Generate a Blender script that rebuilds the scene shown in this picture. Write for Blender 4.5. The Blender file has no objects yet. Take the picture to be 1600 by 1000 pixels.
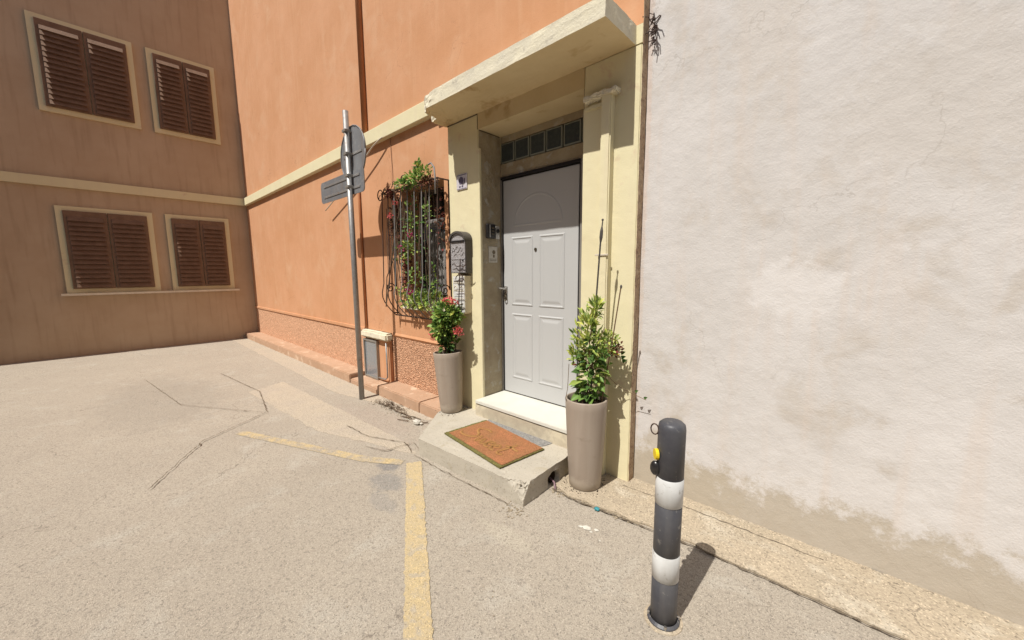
import bpy, bmesh, math, random
from mathutils import Vector, Matrix, noise
R = math.radians
S = bpy.context.scene
COL = S.collection

# ------------------------------------------------------------------ camera
yaw, pitch, roll = -0.748729455, -0.124664561, -0.006993
fw = Vector((math.sin(yaw) * math.cos(pitch), math.cos(yaw) * math.cos(pitch), math.sin(pitch)))
rt = Vector((math.cos(yaw), -math.sin(yaw), 0))
up = rt.cross(fw)
rt2 = math.cos(roll) * rt + math.sin(roll) * up
up2 = -math.sin(roll) * rt + math.cos(roll) * up
cam_d = bpy.data.cameras.new('camera')
cam = bpy.data.objects.new('camera', cam_d)
COL.objects.link(cam)
M = Matrix((rt2, up2, -fw)).transposed().to_4x4()
M.translation = Vector((2.6253, -2.6746, 1.1916))
cam.matrix_world = M
cam_d.sensor_width = 36
cam_d.lens = 590.72 * 36 / 1600
cam_d.clip_start = 0.05
cam_d.clip_end = 500
S.camera = cam

# ------------------------------------------------------------------ sky, sun, exposure
TO_SUN = Vector((-0.02, -1.0, 1.57)).normalized()
elev = math.asin(TO_SUN.z)
W = bpy.data.worlds.new('World')
S.world = W
W.use_nodes = True
wn, wl = W.node_tree.nodes, W.node_tree.links
wn.clear()
sky = wn.new('ShaderNodeTexSky')
sky.sky_type = 'NISHITA'
sky.sun_disc = False
sky.sun_elevation = elev
sky.sun_rotation = math.atan2(TO_SUN.x, TO_SUN.y)
sky.air_density = 1.0
sky.dust_density = 2.0
bg = wn.new('ShaderNodeBackground')
bg.inputs['Strength'].default_value = 0.06
wo = wn.new('ShaderNodeOutputWorld')
wl.new(sky.outputs[0], bg.inputs[0])
wl.new(bg.outputs[0], wo.inputs[0])
sl = bpy.data.lights.new('sun', 'SUN')
sl.energy = 4.3
sl.angle = R(0.5)
sl.color = (1.0, 0.965, 0.895)
sun = bpy.data.objects.new('sun', sl)
COL.objects.link(sun)
sun.rotation_euler = (-TO_SUN).to_track_quat('-Z', 'Y').to_euler()
sun.location = (0, -5, 8)
S.view_settings.view_transform = 'Standard'
S.view_settings.look = 'None'
S.view_settings.gamma = 1
S.view_settings.use_curve_mapping = False
S.view_settings.exposure = 0.36

rnd = random.Random(7)

# ------------------------------------------------------------------ materials
def srgb(r, g, b):
    return tuple(((c / 255) / 12.92 if c / 255 <= 0.04045 else ((c / 255 + 0.055) / 1.055) ** 2.4) for c in (r, g, b))

def mat(name, col, col2=None, scale=3.0, lo=0.35, hi=0.65, rough=0.85, bump=0.2, bscale=60.0, bdist=0.01,
        bump2=0.0, b2scale=6.0, speck=None, speck_scale=300.0, speck_thr=0.32, speck_amt=0.6,
        metal=0.0, spots=(), island=0.0, trans=0.0, streak=None, streak_amt=0.5, tint3=None, t3scale=12.0, t3lo=.6, t3hi=.7, spec=0.35, grain=0.0, grain_scale=200.0, cracks=0.0, crack_col=(.1, .08, .06), crack_scale=2.0):
    m = bpy.data.materials.new(name)
    m.use_nodes = True
    n, l = m.node_tree.nodes, m.node_tree.links
    b = n['Principled BSDF']
    b.inputs['Roughness'].default_value = rough
    b.inputs['Metallic'].default_value = metal
    b.inputs['Specular IOR Level'].default_value = spec
    tc = n.new('ShaderNodeTexCoord')
    P = tc.outputs['Object']

    def nz(sc, det=6, rg=0.6, dist=0.0):
        t = n.new('ShaderNodeTexNoise')
        t.inputs['Scale'].default_value = sc
        t.inputs['Detail'].default_value = det
        t.inputs['Roughness'].default_value = rg
        t.inputs['Distortion'].default_value = dist
        l.new(P, t.inputs['Vector'])
        return t.outputs['Fac']

    def rng(src, a, c, to0=0.0, to1=1.0):
        t = n.new('ShaderNodeMapRange')
        t.inputs[1].default_value = a
        t.inputs[2].default_value = c
        t.inputs[3].default_value = to0
        t.inputs[4].default_value = to1
        l.new(src, t.inputs[0])
        return t.outputs[0]

    def mix(fac, a, c):
        t = n.new('ShaderNodeMix')
        t.data_type = 'RGBA'
        if isinstance(fac, float):
            t.inputs[0].default_value = fac
        else:
            l.new(fac, t.inputs[0])
        for sock, v in ((t.inputs[6], a), (t.inputs[7], c)):
            if isinstance(v, tuple):
                sock.default_value = (*v, 1)
            else:
                l.new(v, sock)
        return t.outputs[2]

    def math_(op, a, c):
        t = n.new('ShaderNodeMath')
        t.operation = op
        t.use_clamp = True
        for sock, v in ((t.inputs[0], a), (t.inputs[1], c)):
            if isinstance(v, (float, int)):
                sock.default_value = v
            else:
                l.new(v, sock)
        return t.outputs[0]
    if col2 is None:
        col2 = tuple(c * 0.82 for c in col)
    c = mix(rng(nz(scale, 8, 0.65), lo, hi), col, col2)
    if tint3:
        c = mix(rng(nz(t3scale, 6, 0.6, 0.4), t3lo, t3hi), c, tint3)
    if streak:
        mp = n.new('ShaderNodeMapping')
        mp.inputs['Scale'].default_value = (14, 14, 1.1)
        l.new(P, mp.inputs[0])
        t = n.new('ShaderNodeTexNoise')
        t.inputs['Scale'].default_value = 1.0
        t.inputs['Detail'].default_value = 5
        l.new(mp.outputs[0], t.inputs['Vector'])
        c = mix(rng(t.outputs['Fac'], .52, .75, 0, streak_amt), c, streak)
    for (cx, cy, cz, rx, ry, rz, cc, amt) in spots:
        mp = n.new('ShaderNodeVectorMath')
        mp.operation = 'SUBTRACT'
        l.new(P, mp.inputs[0])
        mp.inputs[1].default_value = (cx, cy, cz)
        mp2 = n.new('ShaderNodeVectorMath')
        mp2.operation = 'DIVIDE'
        l.new(mp.outputs[0], mp2.inputs[0])
        mp2.inputs[1].default_value = (rx, ry, rz)
        ln = n.new('ShaderNodeVectorMath')
        ln.operation = 'LENGTH'
        l.new(mp2.outputs[0], ln.inputs[0])
        d = n.new('ShaderNodeMath')
        d.operation = 'ADD'
        l.new(ln.outputs['Value'], d.inputs[0])
        l.new(rng(nz(9, 8, .8), .3, .7, -.45, .45), d.inputs[1])
        c = mix(rng(d.outputs[0], 1.05, .7, 0, amt), c, cc)
    if speck:
        c = mix(rng(nz(speck_scale, 2, 0.5), speck_thr + .08, speck_thr, 0, speck_amt), c, speck)
    if cracks:
        nv = n.new('ShaderNodeTexNoise')
        nv.inputs['Scale'].default_value = 5
        nv.inputs['Detail'].default_value = 6
        l.new(P, nv.inputs['Vector'])
        va = n.new('ShaderNodeVectorMath')
        va.operation = 'MULTIPLY_ADD'
        l.new(nv.outputs['Color'], va.inputs[0])
        va.inputs[1].default_value = (.35, .35, .35)
        l.new(P, va.inputs[2])
        vo = n.new('ShaderNodeTexVoronoi')
        vo.feature = 'DISTANCE_TO_EDGE'
        vo.inputs['Scale'].default_value = crack_scale
        l.new(va.outputs[0], vo.inputs['Vector'])
        line = rng(vo.outputs['Distance'], .004 * crack_scale, .0006 * crack_scale)
        keep = rng(nz(1.1, 3, .5), .50, .60, 0, cracks)
        c = mix(math_('MULTIPLY', line, keep), c, crack_col)
    if grain:
        vo = n.new('ShaderNodeTexVoronoi')
        vo.inputs['Scale'].default_value = grain_scale
        l.new(P, vo.inputs['Vector'])
        sp = n.new('ShaderNodeSeparateColor')
        l.new(vo.outputs['Color'], sp.inputs[0])
        h = n.new('ShaderNodeHueSaturation')
        l.new(rng(sp.outputs[0], 0, 1, 1 - grain, 1 + grain), h.inputs['Value'])
        l.new(c, h.inputs['Color'])
        c = h.outputs[0]
        c = mix(rng(sp.outputs[1], .93, .95, 0, .6), c, tuple(q * .35 for q in col))
        c = mix(rng(sp.outputs[2], .93, .95, 0, .5), c, tuple(min(1, q * 1.7) for q in col))
    if island:
        g = n.new('ShaderNodeNewGeometry')
        h = n.new('ShaderNodeHueSaturation')
        l.new(rng(g.outputs['Random Per Island'], 0, 1, 0.5 - .05 * island, 0.5 + .03 * island), h.inputs['Hue'])
        l.new(rng(g.outputs['Random Per Island'], 1, 0, 1 - .6 * island, 1 + .5 * island), h.inputs['Value'])
        l.new(c, h.inputs['Color'])
        c = h.outputs[0]
    l.new(c, b.inputs['Base Color'])
    if bump or bump2:
        hsum = nz(bscale, 6, .7)
        bp = n.new('ShaderNodeBump')
        bp.inputs['Strength'].default_value = bump
        bp.inputs['Distance'].default_value = bdist
        l.new(hsum, bp.inputs['Height'])
        if bump2:
            bq = n.new('ShaderNodeBump')
            bq.inputs['Strength'].default_value = bump2
            bq.inputs['Distance'].default_value = 0.05
            l.new(nz(b2scale, 4, .5), bq.inputs['Height'])
            l.new(bq.outputs[0], bp.inputs['Normal'])
        l.new(bp.outputs[0], b.inputs['Normal'])
    if trans:
        o = n['Material Output']
        tr = n.new('ShaderNodeBsdfTranslucent')
        l.new(c, tr.inputs[0])
        ms = n.new('ShaderNodeMixShader')
        ms.inputs[0].default_value = trans
        l.new(b.outputs[0], ms.inputs[1])
        l.new(tr.outputs[0], ms.inputs[2])
        l.new(ms.outputs[0], o.inputs[0])
    return m

ORANGE = (.585, .308, .170)
CREAM = (.70, .635, .42)
MT = {}
MT['orange'] = mat('orange_render', ORANGE, (.535, .268, .135), scale=1.6, bump=.35, bscale=130, bdist=.004, bump2=.12, b2scale=4,
                   rough=.92, streak=(.60, .345, .20), streak_amt=.5, cracks=.5, crack_scale=1.2, crack_col=(.34, .16, .08), tint3=(.59, .34, .20), t3scale=2.3, t3lo=.55, t3hi=.75, speck=(.42, .17, .08), speck_scale=55, speck_thr=.25, speck_amt=.5)
MT['tan'] = mat('tan_render', (.52, .40, .28), (.46, .34, .23), scale=1.2, bump=.3, bscale=60, bdist=.004, rough=.92, streak=(.34, .24, .16), streak_amt=.5)
MT['greyr'] = mat('grey_render', (.30, .30, .31), bump=.3, bscale=60, bdist=.004)
MT['rough'] = mat('orange_roughcast', (.56, .31, .185), (.68, .42, .27), scale=60, grain=.35, grain_scale=140, bump=.9, bscale=170, bdist=.008, rough=.95,
                  speck=(.30, .13, .07), speck_scale=130, speck_thr=.38, speck_amt=.8)
MT['plinth'] = mat('orange_plinth_stone', (.47, .305, .205), (.42, .265, .17), scale=5, bump=.5, bscale=120, bdist=.005, rough=.9,
                   tint3=(.62, .46, .33), t3scale=7, t3lo=.56, t3hi=.7, speck=(.33, .18, .1), speck_scale=70, speck_thr=.3)
MT['cream'] = mat('cream_paint', CREAM, (.675, .605, .39), scale=2.2, bump=.3, bscale=110, bdist=.004, bump2=.12, b2scale=5, rough=.85,
                  streak=(.64, .55, .40), streak_amt=.35, tint3=(.62, .50, .34), t3scale=5, t3lo=.62, t3hi=.72)
MT['soffit'] = mat('darker_cream_soffit', (.62, .50, .30), (.56, .44, .25), scale=2.5, bump=.3, bscale=70, bdist=.004, rough=.9,
                   tint3=(.42, .29, .14), t3scale=4, t3lo=.58, t3hi=.7)  # darker, browner cream for the canopy underside and lintel
MT['fascia'] = mat('weathered_cream_edge', (.72, .66, .50), (.63, .58, .46), scale=7, bump=.6, bscale=60, bdist=.008, rough=.95,
                   tint3=(.45, .41, .33), t3scale=14, t3lo=.62, t3hi=.74)
MT['reveal'] = mat('bare_plaster', (.40, .34, .235), (.31, .25, .165), scale=5, bump=.6, bscale=40, bdist=.01, rough=.95,
                   tint3=(.46, .44, .38), t3scale=9, t3lo=.55, t3hi=.7, bump2=.3, b2scale=9)
MT['worn'] = mat('worn_shaded_plaster', (.40, .27, .175), (.52, .40, .27), scale=20, bump=.8, bscale=70, bdist=.01, rough=.95,
                 speck=(.16, .11, .08), speck_scale=60, speck_thr=.36)  # worn plaster with the shade of that side in its brown
MT['white'] = mat('white_house_paint', (.60, .57, .55), (.54, .51, .485), scale=1.8, cracks=.28, crack_scale=.9, crack_col=(.28, .24, .20), bump=.4, bscale=110, bdist=.005, bump2=.15, b2scale=9, tint3=(.50, .455, .41), t3scale=3.5, t3lo=.56, t3hi=.68,
                  rough=.9, streak=(.58, .50, .44), streak_amt=.5,
                  spots=tuple((q[0] - 3, q[1], q[2] + .295) + q[3:] for q in (
                      (1.52, -.2, 2.3, .030, .3, 1.4, (.60, .48, .41), .55), (1.52, -.2, .9, .025, .3, .9, (.55, .47, .40), .5),
                      (1.70, -.2, -.25, .55, .3, .26, (.46, .40, .31), .75), (1.66, -.2, .05, .08, .3, .1, (.42, .36, .28), .6),
                      (2.8, -.2, -.30, 3.0, .3, .30, (.40, .345, .27), .85), (1.80, -.2, .22, .05, .3, .05, (.42, .36, .28), .5),
                      (2.9, -.2, 1.9, .5, .3, .35, (.52, .48, .44), .6), (2.15, -.2, 2.9, .22, .3, 1.0, (.53, .48, .43), .5),
                      (2.35, -.2, 1.1, .22, .3, .16, (.64, .61, .59), .8))))
ASPH = (.362, .314, .255)
MT['ground'] = mat('pale_asphalt', ASPH, (.395, .345, .28), scale=1.3, bump=.85, bscale=230, bdist=.006, rough=.95, bump2=.1, b2scale=5, grain=.15, grain_scale=240, cracks=.9, crack_scale=1.1, crack_col=(.17, .14, .11),
                   speck=(.22, .19, .16), speck_scale=70, speck_thr=.34, speck_amt=.6, tint3=(.42, .38, .32), t3scale=3.2, t3lo=.55, t3hi=.72,
                   spots=((.03, -1.30, -.3, .10, .09, .2, (.17, .17, .175), .7), (.22, -1.42, -.3, .16, .11, .2, (.21, .205, .20), .6),
                          (.42, -1.56, -.3, .16, .07, .2, (.24, .23, .22), .4),
                          (-.9, -1.0, -.3, .8, .30, .2, (.37, .305, .25), .6), (2.4, -1.9, -.3, .5, .4, .2, (.30, .26, .21), .35),
                          (-3.5, -2.3, -.3, 1.3, .6, .2, (.27, .24, .20), .4), (1.25, -1.25, -.3, .22, .06, .2, (.44, .39, .31), .6)))
MT['pavement'] = mat('concrete_pavement', (.42, .345, .25), (.36, .30, .22), scale=3, grain=.12, grain_scale=150, cracks=.6, crack_scale=1.6, bump=.5, bscale=140, bdist=.005, rough=.95,
                     speck=(.25, .20, .15), speck_scale=90, speck_thr=.36, tint3=(.47, .41, .32), t3scale=6, t3lo=.55, t3hi=.7)
MT['patch'] = mat('smooth_cement_patch', (.44, .375, .29), (.40, .345, .28), scale=4, grain=.15, grain_scale=190, bump=.5, bscale=160, bdist=.004, rough=.95,
                  speck=(.24, .2, .16), speck_scale=120, speck_thr=.36)
MT['pebble'] = mat('crumbled_cement', (.43, .36, .26), (.25, .2, .14), scale=30, bump=.6, bscale=150, rough=.95)
MT['yellow'] = mat('worn_yellow_line', (.51, .395, .215), (.475, .38, .235), scale=9, bump=.8, bscale=230, bdist=.006, rough=.9,
                   tint3=(.43, .36, .265), t3scale=75, t3lo=.52, t3hi=.72, grain=.12, grain_scale=240, speck=(.40, .35, .28), speck_scale=14, speck_thr=.36, speck_amt=.7)
MT['yellow_faint'] = mat('faint_yellow_line', (.50, .39, .22), ASPH, scale=11, lo=.40, hi=.6, bump=.8, bscale=230, bdist=.006, rough=.9, grain=.18, grain_scale=190)
MT['step'] = mat('pale_step_concrete', (.465, .42, .345), (.405, .365, .30), scale=5, bump=.5, bscale=90, bdist=.006, rough=.95,
                 tint3=(.38, .33, .245), t3scale=9, t3lo=.58, t3hi=.75, speck=(.24, .2, .15), speck_scale=80, speck_thr=.32)
MT['cement'] = mat('cream_splashed_cement', (.50, .44, .33), (.42, .36, .27), scale=14, bump=.4, bscale=90, bdist=.005, rough=.95, tint3=(.58, .51, .38), t3scale=7, t3lo=.5, t3hi=.62)
MT['aspatch'] = mat('grey_asphalt_patch', (.20, .19, .185), (.33, .32, .30), scale=85, lo=.4, hi=.6, bump=1, bscale=200, bdist=.008, rough=.95)
MT['marble'] = mat('white_marble', (.63, .615, .555), (.58, .565, .50), scale=6, bump=.1, bscale=40, bdist=.003, rough=.55, tint3=(.66, .62, .52), t3scale=14, t3lo=.6, t3hi=.75)
MT['door'] = mat('light_grey_door_paint', (.465, .465, .46), (.45, .45, .445), scale=2, bump=.08, bscale=25, bdist=.003, rough=.42, spec=.4)
MT['black'] = mat('black_rubber', (.014, .012, .013), rough=.6, bump=.1)
MT['steel'] = mat('grey_steel_frame', (.33, .31, .28), rough=.45, bump=.1, metal=.4)
MT['iron'] = mat('wrought_iron', (.045, .032, .028), (.10, .06, .045), scale=20, rough=.6, bump=.5, bscale=120, bdist=.003, metal=.3)
MT['litiron'] = mat('lit_grey_iron', (.19, .18, .18), (.25, .23, .22), scale=12, rough=.55, bump=.4, bscale=120, bdist=.003)  # lighter copy of the grille iron, sunlight put into the bar colour
MT['pot'] = mat('taupe_plastic', (.315, .255, .205), (.295, .24, .19), scale=3, streak=(.40, .345, .285), streak_amt=.45, tint3=(.25, .2, .155), t3scale=9, t3lo=.60, t3hi=.70, spots=((0, 0, .03, .2, .2, .07, (.40, .34, .27), .6),), rough=.5, bump=.1, bscale=60, bdist=.002, spec=.35)
MT['soil'] = mat('dark_soil', (.045, .028, .018), (.10, .065, .04), scale=40, rough=1, bump=1, bscale=80, bdist=.02)
MT['stem'] = mat('brown_stem', (.12, .07, .04), (.2, .13, .07), scale=30, rough=.9)
MT['leaf'] = mat('green_leaf', (.17, .31, .06), (.23, .37, .085), scale=20, rough=.5, bump=.1, island=.9, trans=.25, spec=.4)
MT['leafy'] = mat('yellow_green_leaf', (.40, .49, .12), (.30, .41, .09), scale=20, rough=.5, bump=.1, island=.9, trans=.25)
MT['leafd'] = mat('dark_and_shaded_leaf', (.06, .13, .03), (.09, .17, .04), scale=20, rough=.5, bump=.1, island=.9, trans=.2)  # dark leaf green, also paints shade into the inner foliage
MT['leafb'] = mat('brown_dry_leaf', (.17, .07, .035), (.11, .045, .025), scale=20, rough=.8, bump=.1, island=.8, trans=.2)
MT['leafyellow'] = mat('yellow_leaf', (.72, .55, .04), (.62, .52, .06), scale=20, rough=.5, bump=.1, trans=.2)
MT['red'] = mat('coral_red_petal', (.70, .12, .11), (.80, .26, .20), scale=60, rough=.6, bump=.1, island=.5, trans=.25)
MT['pink'] = mat('magenta_petal', (.62, .05, .20), (.70, .16, .32), scale=60, rough=.6, bump=.1, island=.5, trans=.25)
MT['coir'] = mat('orange_coir', (.385, .165, .075), (.34, .17, .075), scale=7, bump=1.0, bscale=260, bdist=.008, rough=1,
                 tint3=(.46, .19, .09), t3scale=5, t3lo=.52, t3hi=.68, grain=.12, grain_scale=260)
MT['coirg'] = mat('green_coir_border', (.20, .175, .055), (.11, .10, .03), scale=60, bump=1, bscale=220, bdist=.006, rough=1)
MT['coirt'] = mat('brown_print', (.27, .15, .045), (.38, .18, .06), scale=60, bump=1, bscale=220, bdist=.006, rough=1)
MT['coirh'] = mat('ochre_print', (.44, .24, .085), (.46, .20, .075), scale=18, bump=1, bscale=260, bdist=.008, rough=1)
MT['pewter'] = mat('pewter_casting', (.29, .27, .27), (.42, .40, .40), scale=45, bump=.9, bscale=90, bdist=.012, rough=.55, metal=.1)
MT['darkcast'] = mat('dark_casting', (.085, .075, .068), rough=.5, bump=.4, bscale=80)
MT['whitemet'] = mat('white_casting', (.70, .69, .66), (.58, .57, .55), scale=25, bump=.6, bscale=90, bdist=.01, rough=.5)
MT['creammet'] = mat('cream_painted_side', (.62, .55, .40), rough=.6, bump=.1)
MT['blackpl'] = mat('black_plastic', (.02, .018, .018), rough=.3, bump=.05, spec=.5)
MT['silver'] = mat('silver_plate', (.50, .48, .45), rough=.35, bump=.05, metal=.6)
MT['chrome'] = mat('dull_chrome', (.55, .53, .50), rough=.3, bump=.05, metal=.9)
MT['brass'] = mat('dark_brass', (.16, .13, .09), rough=.4, bump=.05, metal=.7)
MT['tile'] = mat('glazed_white_tile', (.62, .58, .60), (.50, .47, .52), scale=30, rough=.3, bump=.05)
MT['tileblue'] = mat('tile_blue_motif', (.13, .11, .17), rough=.3, bump=.05)
MT['paper'] = mat('off_white_paper', (.62, .59, .52), (.46, .43, .37), scale=50, rough=.8, bump=.2)
MT['shutter'] = mat('weathered_grey_wood', (.17, .16, .155), (.27, .25, .235), scale=12, bump=.8, bscale=60, bdist=.01, rough=.9,
                    tint3=(.08, .07, .065), t3scale=22, t3lo=.52, t3hi=.64)
MT['brownwood'] = mat('brown_shutter_wood', (.16, .095, .06), (.21, .13, .085), scale=8, bump=.4, bscale=60, rough=.7)
MT['dark'] = mat('dark_interior', (.02, .018, .016), rough=.9, bump=0)
MT['postblack'] = mat('black_bollard_plastic', (.05, .05, .06), (.075, .075, .082), scale=10, tint3=(.17, .16, .15), t3scale=40, t3lo=.62, t3hi=.70, streak=(.15, .14, .13), streak_amt=.5, rough=.45, bump=.15, bscale=60, bdist=.002)
MT['postwhite'] = mat('white_reflective_band', (.58, .58, .57), (.50, .50, .49), scale=10, tint3=(.30, .28, .25), t3scale=30, t3lo=.62, t3hi=.72, streak=(.36, .34, .31), streak_amt=.6, rough=.4, bump=.05)
MT['yellowpl'] = mat('yellow_plastic', (.85, .62, .02), rough=.4, bump=.05)
MT['pole'] = mat('galvanised_steel', (.36, .35, .34), (.29, .28, .27), scale=25, tint3=(.24, .15, .09), t3scale=18, t3lo=.62, t3hi=.72, rough=.45, bump=.1, metal=.5)
MT['signback'] = mat('grey_sign_back', (.24, .245, .255), (.19, .195, .21), scale=6, streak=(.22, .17, .13), streak_amt=.5, tint3=(.30, .30, .30), t3scale=16, t3lo=.58, t3hi=.68, rough=.5, bump=.05, metal=.3)
MT['cable'] = mat('white_cable', (.62, .55, .45), rough=.6, bump=.05)
MT['dcable'] = mat('brown_cable', (.28, .14, .08), rough=.7, bump=.05)
MT['darkterra'] = mat('dark_terracotta', (.42, .17, .07), rough=.6, bump=.1)
MT['crack'] = mat('dark_crack_dirt', (.11, .085, .06), (.17, .135, .095), scale=60, rough=1, bump=.5)
MT['twig'] = mat('dry_twig', (.09, .06, .04), (.17, .12, .08), scale=40, rough=.9, bump=.2)
MT['blue'] = mat('teal_plastic', (.04, .25, .29), rough=.4, bump=.05)
MT['purple'] = mat('mauve_plastic_pipe', (.24, .15, .17), rough=.5, bump=.05)
MT['stone'] = mat('pale_stone', (.72, .66, .54), (.62, .56, .45), scale=10, rough=.7, bump=.2, bscale=50)

def glassy(name, col, rough, noise_b=0.0):
    m = bpy.data.materials.new(name)
    m.use_nodes = True
    n, l = m.node_tree.nodes, m.node_tree.links
    b = n['Principled BSDF']
    b.inputs['Base Color'].default_value = (*col, 1)
    b.inputs['Roughness'].default_value = rough
    b.inputs['Specular IOR Level'].default_value = .8
    b.inputs['Coat Weight'].default_value = .6
    b.inputs['Coat Roughness'].default_value = .03
    if noise_b:
        t = n.new('ShaderNodeTexNoise')
        t.inputs['Scale'].default_value = 38
        tc = n.new('ShaderNodeTexCoord')
        l.new(tc.outputs['Object'], t.inputs['Vector'])
        bp = n.new('ShaderNodeBump')
        bp.inputs['Strength'].default_value = noise_b
        bp.inputs['Distance'].default_value = .02
        l.new(t.outputs['Fac'], bp.inputs['Height'])
        l.new(bp.outputs[0], b.inputs['Normal'])
        l.new(bp.outputs[0], b.inputs['Coat Normal'])
    return m
MT['glass'] = glassy('dark_window_glass', (.02, .022, .024), .06)
MT['block'] = mat('blue_grey_block_glass', (.035, .045, .052), (.06, .075, .075), scale=30, rough=.3, bump=.3, bscale=30, bdist=.01, spec=.25)
MT['blockrim'] = glassy('pale_green_block_rim', (.20, .22, .19), .35, .1)
MT['cabglass'] = glassy('blue_grey_glass', (.20, .22, .24), .10, .2)

# ------------------------------------------------------------------ builders
ORG = {}
def thing(name, label, cat, loc=(0, 0, 0), group=None):
    o = bpy.data.objects.new(name, None)
    COL.objects.link(o)
    o.location = loc
    o.empty_display_size = .1
    o['label'] = label
    o['category'] = cat
    if group:
        o['group'] = group
    ORG[o.name] = Vector(loc)
    return o
def tag(o, label, cat, group=None):
    o['label'] = label
    o['category'] = cat
    if group:
        o['group'] = group
    return o
def org(o):
    return ORG.get(o.name, Vector((0, 0, 0)))

class MB:
    def __init__(s):
        s.v, s.f = [], []
    def add(s, vs, fs):
        k = len(s.v)
        s.v += [tuple(v) for v in vs]
        s.f += [tuple(i + k for i in f) for f in fs]
        return s
    def box(s, x0, x1, y0, y1, z0, z1):
        vs = [(x, y, z) for x in (x0, x1) for y in (y0, y1) for z in (z0, z1)]
        return s.add(vs, [(0, 1, 3, 2), (4, 6, 7, 5), (0, 4, 5, 1), (2, 3, 7, 6), (0, 2, 6, 4), (1, 5, 7, 3)])
    def bev(s, x0, x1, y0, y1, z0, z1, b=.004):
        bm = bmesh.new()
        bmesh.ops.create_cube(bm, size=1)
        for v in bm.verts:
            v.co = Vector(((x0 + x1) / 2 + v.co.x * (x1 - x0), (y0 + y1) / 2 + v.co.y * (y1 - y0), (z0 + z1) / 2 + v.co.z * (z1 - z0)))
        bmesh.ops.bevel(bm, geom=bm.edges[:], offset=b, segments=2, affect='EDGES', profile=.5)
        bm.verts.index_update()
        s.add([v.co[:] for v in bm.verts], [[v.index for v in f.verts] for f in bm.faces])
        bm.free()
        return s
    def tube(s, pts, r, n=8, cap=True):
        pts = [Vector(p) for p in pts]
        rs = r if isinstance(r, (list, tuple)) else [r] * len(pts)
        rings = []
        a = None
        for i, p in enumerate(pts):
            t = (pts[min(i + 1, len(pts) - 1)] - pts[max(i - 1, 0)])
            t = t.normalized() if t.length > 1e-9 else Vector((0, 0, 1))
            if a is None:
                a = t.orthogonal().normalized()
            else:
                a = (a - t * a.dot(t))
                a = a.normalized() if a.length > 1e-6 else t.orthogonal().normalized()
            b = t.cross(a)
            rings.append([p + (a * math.cos(2 * math.pi * k / n) + b * math.sin(2 * math.pi * k / n)) * rs[i] for k in range(n)])
        vs = [v for rg in rings for v in rg]
        fs = []
        for i in range(len(rings) - 1):
            for k in range(n):
                fs.append((i * n + k, i * n + (k + 1) % n, (i + 1) * n + (k + 1) % n, (i + 1) * n + k))
        if cap:
            fs.append(tuple(range(n - 1, -1, -1)))
            fs.append(tuple((len(rings) - 1) * n + k for k in range(n)))
        return s.add(vs, fs)
    def lathe(s, prof, c, n=48):
        vs = []
        for (r, z) in prof:
            for k in range(n):
                a = 2 * math.pi * k / n
                vs.append((c[0] + r * math.cos(a), c[1] + r * math.sin(a), c[2] + z))
        fs = []
        for i in range(len(prof) - 1):
            for k in range(n):
                fs.append((i * n + k, i * n + (k + 1) % n, (i + 1) * n + (k + 1) % n, (i + 1) * n + k))
        return s.add(vs, fs)
    def prism(s, poly, z0, z1):
        n = len(poly)
        vs = [(x, y, z0) for x, y in poly] + [(x, y, z1) for x, y in poly]
        fs = [tuple(range(n - 1, -1, -1)), tuple(range(n, 2 * n))] + [(i, (i + 1) % n, n + (i + 1) % n, n + i) for i in range(n)]
        return s.add(vs, fs)
    def xz(s, poly, y0, y1):
        n = len(poly)
        vs = [(x, y0, z) for x, z in poly] + [(x, y1, z) for x, z in poly]
        fs = [tuple(range(n)), tuple(range(2 * n - 1, n - 1, -1))] + [(i, n + i, n + (i + 1) % n, (i + 1) % n) for i in range(n)]
        return s.add(vs, fs)
    def ball(s, c, r, n=8, sq=(1, 1, 1)):
        bm = bmesh.new()
        bmesh.ops.create_uvsphere(bm, u_segments=n, v_segments=max(4, n // 2 + 1), radius=1)
        bm.verts.index_update()
        s.add([(c[0] + v.co.x * r * sq[0], c[1] + v.co.y * r * sq[1], c[2] + v.co.z * r * sq[2]) for v in bm.verts], [[v.index for v in f.verts] for f in bm.faces])
        bm.free()
        return s
    def leaf(s, p, d, nrm, L, Wd, fold=.25):
        d = d.normalized()
        sd = d.cross(nrm)
        sd = sd.normalized() if sd.length > 1e-5 else d.orthogonal()
        nn = sd.cross(d)
        p = Vector(p)
        vs = [p, p + d * L * .35 + sd * Wd * .5 + nn * Wd * fold, p + d * L * .72 + sd * Wd * .38 + nn * Wd * fold * .6, p + d * L - nn * L * .12,
              p + d * L * .72 - sd * Wd * .38 + nn * Wd * fold * .6, p + d * L * .35 - sd * Wd * .5 + nn * Wd * fold, p + d * L * .4, p + d * L * .74]
        return s.add(vs, [(0, 6, 1), (1, 6, 7, 2), (2, 7, 3), (0, 5, 6), (5, 4, 7, 6), (4, 3, 7)])
    def build(s, name, m, parent=None, smooth=False, kind=None, label=None, recalc=False):
        me = bpy.data.meshes.new(name)
        o0 = org(parent) if parent else Vector((0, 0, 0))
        me.from_pydata([(v[0] - o0.x, v[1] - o0.y, v[2] - o0.z) for v in s.v], [], s.f)
        if recalc:
            bm = bmesh.new()
            bm.from_mesh(me)
            bmesh.ops.recalc_face_normals(bm, faces=bm.faces)
            bm.to_mesh(me)
            bm.free()
        me.materials.append(MT[m] if isinstance(m, str) else m)
        if smooth:
            me.polygons.foreach_set('use_smooth', [True] * len(me.polygons))
        me.update()
        o = bpy.data.objects.new(name, me)
        COL.objects.link(o)
        if parent:
            o.parent = parent
            ORG[o.name] = o0
        if kind:
            o['kind'] = kind
        if label:
            o['label'] = label
        return o
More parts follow.
